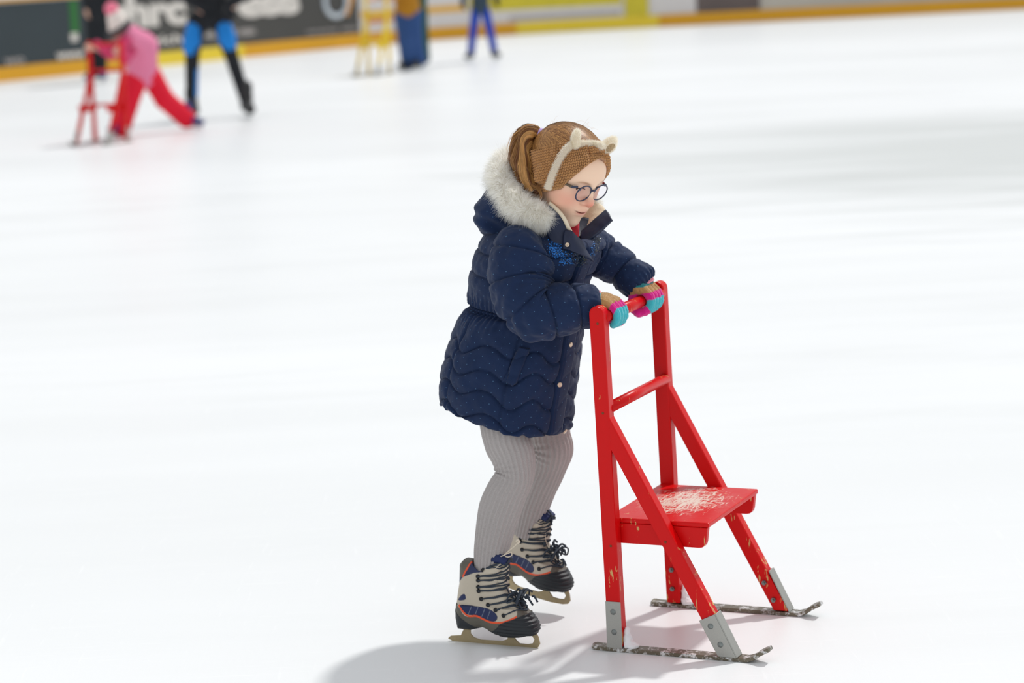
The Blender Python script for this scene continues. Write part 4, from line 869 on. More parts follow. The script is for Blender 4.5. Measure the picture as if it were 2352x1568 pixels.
# eyes: lashes and a sliver of eye under the lowered lid, eyebrows coloured on the skin
LASH = plain('lash', srgb(70, 44, 36), .6); EYE = plain('eye_white', srgb(232, 226, 224), .15); IRIS = plain('iris', srgb(74, 84, 110), .15)
body_o = girl.children[-1] if False else bpy.data.objects['body.007'] if 'body.007' in bpy.data.objects else [o for o in girl.children if o.name.startswith('body')][0]
for sgn in (-1, 1):
    P = []
    for t in np.linspace(-1, 1, 15):
        yy = sgn*(.029+.0125*t); zz = -.0030-.0030*t*t-.0008*t
        o = fl2((.2, yy, zz)); h, n_, i_, s_ = th_head.ray_cast(Vector(o), Vector(-HM[:, 0])); P.append(np.array(h)+HM[:, 0]*.0012)
    V, F = tube_vf(P, np.interp(np.linspace(-1, 1, 15), [-1, 0, 1], [.0006, .0016, .0012]), 8); gm('eyelashes', V, F, LASH, body_o)
    ce = fl2((.0672, sgn*.029, -.0040)); M = []
    f = lambda p: sph(p, ce, .0118); V, F = snet(f, ce-.016, ce+.016, .0016); gm('eye', V, F, EYE, body_o)
    ce2 = fl2((.0752, sgn*.0280, -.0085)); f = lambda p: ell(tl(p), tl(ce2), (.0046, .0052, .0048)); V, F = snet(f, ce2-.008, ce2+.008, .0009); gm('iris', V, F, IRIS, body_o)
# ---- glasses
GF = plain('navy_frame', srgb(52, 58, 84), .25); GT = plain('temple_pattern', srgb(96, 84, 70), .3, noise=.6, nscale=400); GTR = plain('red_temple', srgb(160, 30, 36), .3, noise=.5, nscale=400)
gl = NT('lens_glass'); gl.set(Base_Color=(.985, .955, .99, 1), Roughness=.02, IOR=1.1, Transmission_Weight=1.0, Specular_IOR_Level=.8)
glx, gz = .0935, -.010
gframe = MB(); lens_parts = []
for sgn in (-1, 1):
    a = np.linspace(0, 2*np.pi, 49); cxy = (sgn*.0290, gz)
    P = [(glx-.10*(abs(cxy[0]+.0235*math.cos(b)*1.0)**2)*6, cxy[0]+.0235*math.cos(b), cxy[1]+.0205*math.sin(b)+(.001 if math.sin(b) > 0 else 0)) for b in a]
    V, F = tube_vf([fl2(p) for p in P], .00175, 10, False); gframe.add(V-PB, F); lens_parts.append(np.array([fl2(p) for p in P[:-1]]))
P = spline([(glx-.0005, -.0075, gz+.006), (glx+.0025, -.003, gz+.009), (glx+.0025, .003, gz+.009), (glx-.0005, .0075, gz+.006)], 14); V, F = tube_vf([fl2(p) for p in P], .0024, 10); gframe.add(V-PB, F)
for sgn in (-1, 1):
    P = spline([(glx-.0105, sgn*.0470, gz+.0135), (glx-.0120, sgn*.0515, gz+.0130), (glx-.0150, sgn*.0550, gz+.0110), (glx-.0200, sgn*.0575, gz+.0090)], 12); V, F = tube_vf([fl2(p) for p in P], np.array([.0022]+[.0034]*9+[.0038, .0036]), 10); gframe.add(V-PB, F)
gfo = gframe.build('glasses', GF, girl, True)
for sgn, lp in zip((-1, 1), lens_parts):
    c = lp.mean(0); V = [c]+list(lp); F = [(0, k+1, (k+1) % 48+1) for k in range(48)]; n_ = HM[:, 0]*.0006
    V2_ = [v+n_ for v in V]+[v-n_ for v in V]; F2_ = F+[tuple(x+49 for x in f[::-1]) for f in F]+[(k+1, k+50, (k+1) % 48+50, (k+1) % 48+1) for k in range(48)]
    gm('lens', V2_, F2_, gl.m, gfo, smooth=False)
    m = MB(); P = spline([(glx-.0190, sgn*.0575, gz+.0092), (glx-.026, sgn*.0605, gz+.0085), (.045, sgn*.0670, gz+.006), (.0, sgn*.0770, gz+.003)], 26)
    V, F = tube_vf([fl2(p) for p in P], np.linspace(.0036, .0022, 26), 8); gm('temple', V, F, GT if sgn < 0 else GTR, gfo)

# ---- knitted headband
KN = attr_mat('camel_knit', .9, nscale=500, bump=.5, vary=.10, Sheen_Weight=.25)
ax = np.array([-.68, 0, .73]); ax /= np.linalg.norm(ax)                          # up-and-back normal of the band's plane in head frame
b1 = np.cross([0, 1, 0], ax); b1 /= np.linalg.norm(b1); b1 = b1 if b1[0] > 0 else -b1; b2 = np.cross(ax, b1)
c0 = np.array([-.010, 0, .018]); NPH, NL = 760, 150
ph = np.linspace(-np.pi, np.pi, NPH, endpoint=False); ll = np.linspace(-1, 1, NL)
mid = np.interp(np.abs(ph), [0, .5, 1.3, 2.0, np.pi], [.004, .002, -.016, -.015, .002]); hw = np.interp(np.abs(ph), [0, .18, .6, 1.2, 2.0, np.pi], [.018, .023, .041, .056, .056, .046])
rad = np.zeros((NL, NPH)); base = np.zeros((NL, NPH, 3))
cph, clt = 95, 22
pg = np.linspace(-np.pi, np.pi, cph); lg = np.linspace(-1, 1, clt); RG = np.zeros((clt, cph))
for i_, l_ in enumerate(lg):
    for j_, p_ in enumerate(pg):
        m_ = np.interp(abs(p_), [0, .5, 1.3, 2.0, np.pi], [.004, .002, -.016, -.015, .002]); h_ = np.interp(abs(p_), [0, .18, .6, 1.2, 2.0, np.pi], [.018, .023, .041, .056, .056, .046])
        org = c0+ax*(m_+h_*l_); RG[i_, j_] = surf(math.cos(p_)*b1+math.sin(p_)*b2, org)
RG = np.maximum(RG, .5*RG+.25*np.roll(RG, 1, 1)+.25*np.roll(RG, -1, 1))
for i_ in range(NL):
    f_ = (i_/(NL-1))*(clt-1); k_ = min(int(f_), clt-2); row = RG[k_]*(1-(f_-k_))+RG[k_+1]*(f_-k_); rad[i_] = np.interp(ph, pg, row)
LL, PH = np.meshgrid(ll, ph, indexing='ij')
Zm = mid[None]+hw[None]*LL; per = PH*.088
edge = np.clip((1-np.abs(LL))/.12, 0, 1)**.5
colw = .0086; rowh = .0064
cu1 = per/colw; rv = (Zm*1.0+.012*np.cos(PH*0))/rowh
# interlocked stitches: two slanted legs per column
fu = (cu1 % 1)-.5; vv = (rv+np.abs(fu)*1.1) % 1
st = np.sqrt(np.clip(1-((vv-.5)/.5)**2, 0, 1))*np.clip(1-(np.abs(np.abs(fu)-.25)/.25)**2, 0, 1)**.5
tw = np.exp(-(PH/.42)**2)                                                         # twisted knot at the brow
fold = .005*np.sin(LL*5.0+PH*6)*tw+.006*np.exp(-(((LL-.15+.9*PH*0)/.35))**2)*tw
fold += -.006*np.exp(-((np.abs(PH)-.26+.05*LL)/.04)**2)*(np.abs(LL) < 2)
band_r = rad+.0045+.0040*st*edge+.0035*edge+fold+.0012*fbm(np.stack([PH*8, LL*3, 0*PH], -1), 1, 2, 5)
outer_ = c0+ax*Zm[..., None]+(np.cos(PH)[..., None]*b1+np.sin(PH)[..., None]*b2)*band_r[..., None]
inner_ = c0+ax*Zm[..., None]+(np.cos(PH)[..., None]*b1+np.sin(PH)[..., None]*b2)*(rad[..., None]-.002)
P2 = np.concatenate([outer_, inner_[::-1]], 0); P2 = np.concatenate([P2, outer_[:1]], 0)
VK = fl2(P2.reshape(-1, 3)); FK = grid_faces(len(P2), NPH, True)
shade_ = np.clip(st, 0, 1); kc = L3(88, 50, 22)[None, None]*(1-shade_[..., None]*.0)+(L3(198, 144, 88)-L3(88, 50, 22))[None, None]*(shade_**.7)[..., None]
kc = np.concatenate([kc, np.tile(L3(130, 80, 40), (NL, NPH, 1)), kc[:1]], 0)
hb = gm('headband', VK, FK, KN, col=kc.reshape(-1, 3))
tk = bvh(VK, FK)
# white plush strip and cat ears on the band
pth = []
for (x, y) in ((1262, 428), (1270, 402), (1281, 377), (1293, 352), (1308, 332), (1325, 322), (1345, 319), (1366, 320), (1388, 324), (1402, 330)):
    p, n_ = hit(tk, x, y, 0); c = fl2(c0); rdir = (p-c)/np.linalg.norm(p-c); pth.append(p+rdir*.0085)
pth = np.array(pth)
last = tl(pth[-1]); pth = np.vstack([pth, fl2((last[0]-.012, last[1]+.02, last[2]-.002))[None]])
for _ in range(2): pth[1:-1] = (pth[1:-1]*2+pth[:-2]+pth[2:])/4
sp_ = spline(pth, 90); cc = fl2(c0)
T, N, B = frames(sp_); V, F = tube_vf(sp_, .0072, 12); n = 12000; i = rng.integers(0, 90, n); a = rng.uniform(0, 2*np.pi, n); dr = np.cos(a)[:, None]*N[i]+np.sin(a)[:, None]*B[i]
rp = sp_[i]+dr*.0066; Vs, Fs_, Cs = blades(rp, dr, .0048, .0007, np.clip(L3(255, 250, 240)[None]*rng.uniform(.93, 1.05, (n, 1)), 0, .985), '', None, None, .4, None, 2)
so_ = gm('plush_strip', np.vstack([V, Vs]), [tuple(f) for f in F]+[tuple(f) for f in Fs_+len(V)], FUR, hb, col=np.vstack([np.tile(L3(252, 246, 234), (len(V), 1)), Cs]))
INNER = plain('ear_inner', srgb(196, 178, 150), .9, noise=.3, nscale=350, bump=.6)
def cat_ear(base_px, base_v, upd, sized, fdir, name='cat_ear'):
    c = pt(*base_px, base_v); u_ = np.array(upd, float); u_ /= np.linalg.norm(u_); f_ = np.array(fdir, float); f_ = f_-u_*(f_@u_); f_ /= np.linalg.norm(f_); s_ = np.cross(u_, f_); M = np.stack([f_, s_, u_], 1)
    def ef(p):
        q = (p-c)@M/sized
        tri = smin(ell(q, (0, 0, .006), (.0085, .0200, .016)), ell(q, (0, 0, .0175), (.0070, .0125, .0145)), .008)
        return smax(tri, -ell(q, (.0095, 0, .0085), (.0055, .0115, .0115)), .003)*sized
    V, F = snet(ef, c-.045*sized, c+.045*sized, .0014); q = (V-c)@M/sized
    inn = (((q[:, 1])/.0110)**2+((q[:, 2]-.0085)/.0115)**2 < 1) & (q[:, 0] > 0)
    col = np.where(inn[:, None], L3(226, 212, 186), L3(252, 246, 234))
    sel = np.where(~inn)[0]; n = 4200; i = rng.choice(sel, n); dd = (V[i]-c)-u_*.008; dd /= np.linalg.norm(dd, axis=1)[:, None]
    Vs, Fs_, Cs = blades(V[i], dd, .0046, .0008, np.clip(L3(255, 250, 240)[None]*rng.uniform(.93, 1.05, (n, 1)), 0, .985), '', None, None, .4, None, 2)
    si = np.where(inn)[0]; n2 = 900; i2 = rng.choice(si, n2); Vt, Ft, Ct = blades(V[i2], np.tile(f_, (n2, 1)), .0025, .0007, L3(226, 212, 184)[None]*rng.uniform(.6, 1.2, (n2, 1)), '', None, None, .4, None, 2)
    vn_ = (V-c)-u_*.008; eo_ = gm(name, np.vstack([V, Vs, Vt]), [tuple(f) for f in F]+[tuple(f) for f in Fs_+len(V)]+[tuple(f) for f in Ft+len(V)+len(Vs)], FUR, hb, col=np.vstack([col, Cs, Ct])); return eo_
ev1 = float((sp_[46]@np.array([0, 1., 0]))); ev2 = float(sp_[-12][1])
upe = hu_*.85+hf_*.15
def ear_on(x, y, v, lean, fd, s):
    p, n_ = hit(tk, x, y, 0); r_ = p-fl2(c0); r_ /= np.linalg.norm(r_); p = p+r_*.002; q_ = proj_uvz(p); cat_ear(q_, float(p[1]), lean, s, fd)
def proj_uvz(p): W = p[0]*DU+p[1]*DV+np.array([0, 0, p[2]]); return projw(W)
ear_on(1321, 331, 0, np.array([.25, -.05, 1.]), np.array([.80, .55, -.1]), 1.08)
ear_on(1391, 342, 0, np.array([.62, .0, .75]), hf_+np.array([0, 0, .2]), 1.12)

# ---- hair
HAIR = attr_mat('golden_brown_hair', .42, nscale=900, bump=0, vary=.08, Specular_IOR_Level=.5)
def capf(p):
    q = tl(p); d = headf(p)-.0085
    return d
def hair_col(n): 
    t = rng.uniform(0, 1, (n, 1)); c = L3(112, 66, 30)*(1-t)+L3(206, 150, 84)*t; return c*rng.uniform(.75, 1.1, (n, 1))
tie = pt(1243, 309, .150)
Vc, Fc_ = snet(lambda p: smax(headf(p)-.0075, -((tl(p)-c0)@ax-.004+0*p[..., 0]), .004), np.min(hp, 0)-.01, np.max(hp, 0)+.02, .003, marg=1.9)
strv = vnoise(np.stack([np.arctan2((Vc-tie)[:, 1], (Vc-tie)[:, 0])*14, (Vc-tie)[:, 2]*8, 0*Vc[:, 0]], -1), 1, 4)*.5+.5
hair = gm('hair', Vc, Fc_, HAIR, col=(L3(96, 56, 26)[None]*(1-strv[:, None])+L3(160, 104, 52)[None]*strv[:, None]))
tcap = bvh(Vc, Fc_)
# combed-back strands following the scalp to the tie
m_ = []; n = 8500
ang = rng.uniform(-2.3, 2.3, n)
Vs_, Fs2, Cs2 = [], [], []; off = 0
for a_ in ang:
    o0 = c0+ax*.030; d0 = math.cos(a_)*b1+math.sin(a_)*b2; st_l = c0+d0*.095+ax*(np.interp(abs(a_), [0, .5, 1.3, 2.0, np.pi], [.004, .002, -.016, -.015, .002])+np.interp(abs(a_), [0, .18, .6, 1.2, 2.0, np.pi], [.018, .023, .041, .056, .056, .046])-rng.uniform(0, .008))
    st_w = fl2(st_l); P = []; h0, n0, *_r = tcap.find_nearest(Vector(st_w)); p0 = np.array(h0)
    nn_ = 9; lift = rng.uniform(.0003, .0032); wob = rng.normal(0, .004, 3)
    for k in range(nn_):
        t = k/(nn_-1); q_ = p0*(1-t)+tie*t; q_ = q_+(q_-fl2(c0-ax*.02))*(.45*4*t*(1-t)*.5)+wob*math.sin(math.pi*t)
        h_, n1, *_r = tcap.find_nearest(Vector(q_)); hh = np.array(h_); w_ = np.clip((t-.82)/.18, 0, 1); P.append((hh+np.array(n1)*lift)*(1-w_)+(tie+wob*.8)*w_)
    P = np.array(P); d_ = np.gradient(P, axis=0); s_ = np.cross(d_, P-fl2(c0)); s_ /= np.linalg.norm(s_, axis=1)[:, None]+1e-9; w = rng.uniform(.00025, .0006)*np.interp(np.linspace(0, 1, nn_), [0, .1, .9, 1], [.4, 1, 1, .6])[:, None]
    V = np.stack([P-s_*w, P+s_*w], 1).reshape(-1, 3); Vs_.append(V); Fs2.append(np.array([[2*k, 2*k+1, 2*k+3, 2*k+2] for k in range(nn_-1)])+off); off += len(V); Cs2.append(np.tile(hair_col(1), (len(V), 1)))
gm('hair_strand', np.vstack(Vs_), np.vstack(Fs2), HAIR, hair, col=np.vstack(Cs2)); tag(bpy.data.objects['hair_strand'], kind='stuff')
# ponytail
pp = spline([tie, pt(1226, 303, .146), pt(1208, 313, .138), pt(1198, 337, .128), pt(1197, 368, .118), pt(1204, 400, .108), pt(1218, 424, .10), pt(1236, 444, .092)], 80)
pr = np.interp(np.linspace(0, 1, 80), [0, .06, .18, .4, .6, .8, 1], [.007, .014, .023, .029, .029, .021, .007])
T, N, B = frames(pp); n = 11000; Vs_, Fs2, Cs2 = [], [], []; off = 0; t = np.linspace(0, 1, 80)
sel = np.linspace(0, 79, 22).astype(int)
for k in range(n):
    a0 = rng.uniform(0, 2*np.pi); rho = math.sqrt(rng.uniform(.05, 1)); e0 = int(rng.uniform(.62, 1.0)*21)+1; ts_ = t[sel[:e0]]
    tw_ = a0+1.3*ts_+.25*np.sin(ts_*9+a0*2); wv = 1+.14*np.sin(ts_*24+a0*5+rho*3)*ts_**.5+.10*np.sin(ts_*48+a0*7)*ts_+.04*np.sin(ts_*60+k)*ts_; rr = pr[sel[:e0]]*rho*wv*(1+(.25 if k % 23 == 0 else 0)*ts_*2)
    ii = sel[:e0]; P = pp[ii]+(np.cos(tw_)*rr)[:, None]*N[ii]+(np.sin(tw_)*rr)[:, None]*B[ii]
    dd = (np.cos(tw_))[:, None]*N[ii]+(np.sin(tw_))[:, None]*B[ii]; s_ = np.cross(T[ii], dd); s_ /= np.linalg.norm(s_, axis=1)[:, None]+1e-9; w = rng.uniform(.00022, .0005)
    V = np.stack([P-s_*w, P+s_*w], 1).reshape(-1, 3); Vs_.append(V); Fs2.append(np.array([[2*q, 2*q+1, 2*q+3, 2*q+2] for q in range(len(P)-1)])+off); off += len(V)
    cl = np.clip(vnoise(np.array([[a0*3.2, rho*5, 0]]), 1, 9)[0]*.8+.5, 0, 1); c_ = (L3(124, 74, 34)*(1-cl)+L3(218, 164, 96)*cl)*rng.uniform(.6, 1.25); Cs2.append(np.tile(c_, (len(V), 1)))
V, F = tube_vf(pp, pr*.6, 16)
gm('ponytail', np.vstack([V]+Vs_), [tuple(f) for f in F]+[tuple(f) for f in np.vstack(Fs2)+len(V)], HAIR, hair, col=np.vstack([np.tile(L3(100, 58, 26), (len(V), 1))]+Cs2))
LIL = plain('lilac_band', srgb(196, 170, 226), .5)
a = np.linspace(0, 2*np.pi, 30); m = MB()
for k in range(3):
    c_ = pp[1+k]; P = [c_+.0130*(math.cos(b)*N[2]+math.sin(b)*B[2])+T[2]*.0008*math.sin(3*b+k) for b in a]; V, F = tube_vf(P, .0026, 8, False); m.add(V-PB, F)
m.build('hair_tie', LIL, hair, True)
# loose curl in front of the fur and a few flyaway hairs
m = MB()
for k in range(60):
    j = rng.normal(0, .0022, 3); P = spline([pt(1222, 425, .085)+j, pt(1236, 433, .078)+j, pt(1243, 448, .074)+j*.6, pt(1239, 462, .074)+j*.4], 14); V, F = tube_vf(P, .0005, 4, False); m.add(V-PB, F, hair_col(1)[0])
for k in range(22):
    x0, y0 = 1255+rng.uniform(0, 120), 300+rng.uniform(-8, 8); P = []
    h_, n1, *_r = tcap.find_nearest(Vector(pt(x0, y0-20, .15))); p0 = np.array(h_); dv = rng.normal(0, 1, 3)*.006+np.array([.006, 0, .0]); up_ = np.array(n1)
    P = spline([p0, p0+dv*.5+up_*.006, p0+dv*1.2+up_*.008, p0+dv*2+up_*.004], 10); V, F = tube_vf(P, .00013, 3, False); m.add(V-PB, F, L3(210, 160, 100))
o = m.build('loose_hair', HAIR, hair, True, col=True); tag(o, kind='stuff')

# ---- ribbed tights
def tights_mat():
    t = NT('grey_tights'); P = t.coord(); n = t.noise(P, 1100, 2, .6); n2 = t.noise(t.coord('Object', (1, 1, 3)), 260, 3, .6)
    c = t.mix(n2, srgb(128, 122, 120), srgb(196, 190, 188)); c = t.mix(t.math('MULTIPLY', n, .4), c, srgb(214, 208, 206)); t.set(Base_Color=c, Roughness=.9, Sheen_Weight=.35, Specular_IOR_Level=.2); t.bump(n, .5, .0015); return t.m
TIGHTS = tights_mat()
def leg(pathv, rads, seed, ribs, folds):
    C_ = spline(pathv, 260); rr = spline(np.array(rads)[:, None], 260)[:, 0]; na = ribs*8; T = np.gradient(C_, axis=0); T /= np.linalg.norm(T, axis=1)[:, None]
    Sx = np.tile([0, 1., 0], (260, 1)); Sx -= T*(Sx*T).sum(1)[:, None]; Sx /= np.linalg.norm(Sx, axis=1)[:, None]; Fx_ = np.cross(T, Sx)
    a = np.linspace(0, 2*np.pi, na, endpoint=False); d = np.cos(a)[None, :, None]*Fx_[:, None]+np.sin(a)[None, :, None]*Sx[:, None]; P = C_[:, None]+d*rr[:, None, None]
    L = np.concatenate([[0], np.cumsum(np.linalg.norm(np.diff(C_, axis=0), axis=1))])[:, None]
    rib = np.cos(a*ribs)[None]; dd = .0014*np.sign(rib)*np.abs(rib)**.5+.0022*fbm(P, 16, 2, seed)
    for (l0, w, amp, fq, ang, sharp) in folds:
        dd = dd+amp*np.exp(-((L-l0)/w)**2)*np.clip(np.cos(a-ang), 0, 1)[None]**sharp*np.sin(2*np.pi*fq*(L-l0)+.8*np.sin(a*2)[None])
    calf = np.exp(-((L-L[-1]*.66)/.07)**2)*np.clip(np.cos(a-np.pi), 0, 1)[None]*.007; knee = np.exp(-((L-L[-1]*.38)/.03)**2)*np.clip(np.cos(a), 0, 1)[None]*.005
    P = P+d*(dd+calf+knee)[..., None]; return P.reshape(-1, 3), grid_faces(260, na, True)
# Fx_ points forward (knee side)
La, Fa = leg([pt(1163, 900, .095), pt(1160, 960, .085), pt(1165, 1010, .072), pt(1178, 1052, .06), pt(1183, 1092, .048), pt(1166, 1132, .036), pt(1149, 1180, .022), pt(1138, 1222, .008), pt(1129, 1265, -.006), pt(1124, 1310, -.014)],
             [.070, .064, .057, .050, .046, .047, .0475, .0455, .042, .036], 3, 26, [(.20, .022, .0028, 55, math.pi, .7), (.205, .02, .0012, 80, 4.2, 1)])
Lb, Fb_ = leg([pt(1240, 900, .235), pt(1254, 950, .24), pt(1262, 1000, .243), pt(1268, 1030, .245), pt(1262, 1068, .252), pt(1245, 1110, .262), pt(1229, 1150, .272), pt(1217, 1190, .28), pt(1208, 1225, .285)],
              [.066, .058, .052, .048, .043, .041, .040, .036, .034], 8, 26, [(.15, .028, .0036, 60, 3.6, .8)])
tg = gm('tights', np.vstack([La, Lb]), np.vstack([Fa, Fb_+len(La)]), TIGHTS)

# ---- gloves
GLV = attr_mat('striped_wool', .95, nscale=700, bump=.7, vary=.16, Sheen_Weight=.4)
TEAL, DTEAL, TAN, MAG, PINK = L3(60, 196, 208), L3(20, 140, 145), L3(196, 150, 92), L3(228, 8, 146), L3(240, 150, 165)
bar = np.array([.0125, 0, .811])
def glove(vc, wrist, thumb_s, sc, name, cuffc, slant):
    c = bar+np.array([0, vc, 0]); R0_ = .0255
    def arcp(a_, v, r=R0_): return np.array([bar[0]+r*math.cos(a_), v, bar[2]+r*math.sin(a_)])
    fs = []
    for i in range(4):
        v = vc+(i-1.5)*.0172*sc*(-thumb_s); rr = (.0098, .0103, .0100, .0090)[i]*sc; end = (-1.15, -1.3, -1.25, -1.0)[i]
        fs.append([(arcp(x, v*1.0, R0_+(.004 if x > 1 else 0)), rr*(1 if x > -1 else .92)) for x in np.linspace(1.75, end, 8)])
    k0 = arcp(2.0, vc, .030); w = np.asarray(wrist, float)
    th_ = [(w*.45+k0*.55+np.array([0, thumb_s*.022, -.012]), .0125*sc), (arcp(3.6, vc+thumb_s*.034, .028), .0115*sc), (arcp(4.5, vc+thumb_s*.036, .0275), .0105*sc), (arcp(5.1, vc+thumb_s*.034, .0265), .0092*sc)]
    pal = [[(w, .024*sc), (w*.5+k0*.5+np.array([0, -.012, 0]), .025*sc), (arcp(1.9, vc-.017*sc, .031), .0165*sc)], [(w, .024*sc), (w*.5+k0*.5+np.array([0, .012, 0]), .025*sc), (arcp(1.9, vc+.017*sc, .031), .0165*sc)], [(w, .024*sc), (w+(w-k0)*.8, .025*sc)]]
    def f(p):
        d = None
        for c_ in fs:
            e = chain(p, c_, .003); d = e if d is None else smin(d, e, .0035)
        for c_ in pal: d = smin(d, chain(p, c_, .01), .010)
        d = smin(d, chain(p, th_, .004), .006)
        return smax(d-.0006*vnoise(p, 260, 3)-.0004*np.sin(p[..., 1]*2*np.pi/.0052), -(np.sqrt((p[..., 0]-bar[0])**2+(p[..., 2]-bar[2])**2)-.0150), .002)
    V, F = snet(f, c-.085, c+.085, .0017, marg=1.9)
    dx, dz = V[:, 0]-bar[0], V[:, 2]-bar[2]; an = np.arctan2(dz, dx); an = np.where(an < -2.2, an+2*np.pi, an)
    tpath = an+slant*(V[:, 1]-vc)+.05*vnoise(V, 90, 2)
    # distance back along the hand, past the knuckles
    back = np.where(dx < .004, -dx, 0)
    if thumb_s > 0: tq = dx*.82-dz*.57+.05*0-.002*vnoise(V, 90, 2); lim = (-.004, .013)
    else: tq = -dz+.15*dx-.002*vnoise(V, 90, 2); lim = (-.019, -.001)
    col = np.where((tq > lim[1])[:, None], TEAL, MAG); col = np.where((tq < lim[0])[:, None], TAN, col)
    if thumb_s < 0: col = np.where((tq < -.0365)[:, None], DTEAL, col)
    if thumb_s < 0: col = np.where(((tq > lim[1]) & (dx < -.006))[:, None], MAG, col)
    wd = (k0-w)/np.linalg.norm(k0-w); s = (V-w)@wd; col = np.where(((s < (.010 if thumb_s > 0 else .010)))[:, None], cuffc, col); col = np.where((s < (.002 if thumb_s > 0 else -.06))[:, None], PINK, col)
    tm = np.min(np.stack([np.linalg.norm(V-q_[0], axis=1) for q_ in th_[1:]]), 0) < .0155; tm &= (thumb_s*(V[:, 1]-vc) > .020); col = np.where(tm[:, None], MAG, col)
    n = 9000; i = rng.integers(0, len(V), n); h = .0008; e = np.eye(3)*h; g_ = np.stack([f(V[i]+e[k])-f(V[i]-e[k]) for k in range(3)], -1); g_ /= np.linalg.norm(g_, axis=1)[:, None]+1e-9
    Vs, Fs_, Cs = blades(V[i], g_, .0016, .00035, np.clip(col[i]*rng.uniform(.85, 1.25, (n, 1)), 0, .95), '', None, None, .8, None, 2, .5)
    return gm(name, np.vstack([V, Vs]), np.vstack([F, Fs_+len(V)]), GLV, col=np.vstack([col, Cs]))
glove(.074, pt(1377, 698, .070), 1, .93, 'glove', TEAL, 6)
glove(.304, pt(1462, 650, .305), -1, 1.12, 'glove', DTEAL, -5)
PK = plain('pink_cuff', srgb(238, 150, 165), .8, bump=.5, nscale=300)
def cuff(p0, p1, r, name):
    P = np.linspace(p0, p1, 8); V, F = tube_vf(P, r*(1+.02*np.sin(np.arange(8)*2.5)), 28); gm(name, V, F, PK)
cuff(pt(1368, 698, .074), pt(1388, 690, .082), .0265, 'inner_cuff'); cuff(pt(1470, 648, .312), pt(1478, 660, .313), .0335, 'inner_cuff')

# ---- skates: side profile authored from the near boot, origin under the blade
S0 = np.array([-.300, -.020, .0]); A_ = lambda pts: [(uz(x, y, -.02)[0]-S0[0], uz(x, y, -.02)[1]) for x, y in pts]
def rnd(P, m=6):
    P = np.asarray(P, float); n = len(P); Q = np.vstack([P[-2:], P, P[:3]]); return spline(Q, (len(Q)-1)*m+1)[2*m:(2+n)*m]
zz6 = lambda pts: A_([(1000+x/4.237, 1150+y/4.237) for x, y in pts])
prof = np.array(zz6([(250, 590), (290, 545), (480, 575), (700, 560), (672, 790), (720, 870), (820, 990), (925, 1080), (1000, 1170), (1018, 1250), (980, 1312), (700, 1322), (600, 1300), (470, 1230), (370, 1252), (236, 1236), (205, 1120), (198, 1010), (215, 900), (238, 780)]))
sole_top = rnd(zz6([(150, 990), (215, 1040), (330, 1130), (470, 1225), (560, 1250), (640, 1210), (690, 1160), (830, 1110), (920, 1085), (1100, 1085), (1100, 1400), (100, 1400)]), 4)
grey_p = rnd(zz6([(150, 960), (262, 995), (340, 1090), (440, 1098), (560, 1150), (680, 1150), (835, 1095), (830, 1010), (900, 1040), (960, 1110), (1000, 1400), (100, 1400)]), 4)
win = rnd(zz6([(275, 992), (330, 985), (450, 1000), (560, 1025), (630, 1065), (650, 1105), (630, 1140), (570, 1142), (490, 1110), (440, 1085), (360, 1075), (305, 1030)]), 4)
tri = rnd(zz6([(258, 943), (285, 900), (325, 875), (340, 905), (330, 935)]), 4); heelb = np.array(zz6([(240, 810), (248, 710), (320, 708), (275, 760)]))
colr = np.array(zz6([(200, 730), (230, 560), (500, 540), (520, 660), (430, 668), (330, 705), (230, 740)])); colg = np.array(zz6([(180, 740), (230, 540), (385, 555), (370, 600), (318, 705), (230, 740)]))
stripe_ = spline(zz6([(275, 990), (320, 1050), (370, 1090), (440, 1092), (500, 1120), (580, 1152), (680, 1152), (760, 1130), (838, 1095)]), 30); cstr = zz6([(382, 565), (365, 620), (318, 705)])
LXf = np.array([0, 1.])
def boot_sdf(p):
    q = p; p2 = np.stack([q[..., 0], q[..., 2]], -1); d2 = poly2(p2, prof)
    x, z = q[..., 0], q[..., 2]
    w = .026+.012*np.exp(-((x-.075)/.045)**2)*(z < .11)+.006*np.exp(-((x+.065)/.04)**2); w = np.where(z > .10, np.maximum(.027+.010*np.clip((z-.10)/.1, 0, 1), 0), w)
    w = w+.0035*np.exp(-((z-.045)/.02)**2)
    d = smax(d2, np.abs(q[..., 1])-w, .030)
    d = d+.0030
    d = smax(d, -cone(p, (-.005, 0, .235), (-.010, 0, .16), .036, .024), .004)        # shaft opening
    sol = poly2(p2, sole_top) < 0; d = d-np.where(sol, .0012, 0)-np.where(sol & (x > .03), .0010*np.sin(z*2*np.pi/.0085), 0)
    return d*.9
VB2, FB2 = snet(boot_sdf, (-.13, -.06, .0), (.15, .06, .26), .0012, marg=2.0)
p2 = VB2[:, [0, 2]]; side_ok = np.abs(VB2[:, 1]) > .008
CREAM, NAVY, GREY, BLACK, ORG = L3(200, 190, 172), L3(22, 38, 86), L3(96, 92, 82), L3(30, 36, 42), L3(240, 84, 34)
bc = np.tile(CREAM, (len(VB2), 1))
def put(poly, c, m=None):
    w = np.clip(.5-poly2(p2, poly)/.0009, 0, 1); w = w if m is None else w*m; bc[:] = bc*(1-w[:, None])+np.array(c)*w[:, None]
put(grey_p, GREY); put(win, NAVY, side_ok); put(tri, NAVY, side_ok); put(heelb, NAVY); put(colr, NAVY*.8+.01); put(colg, GREY)
kw = (poly2(p2, win) < 0) & (poly2(p2, win) > -.0016) & side_ok; bc[kw] *= .6
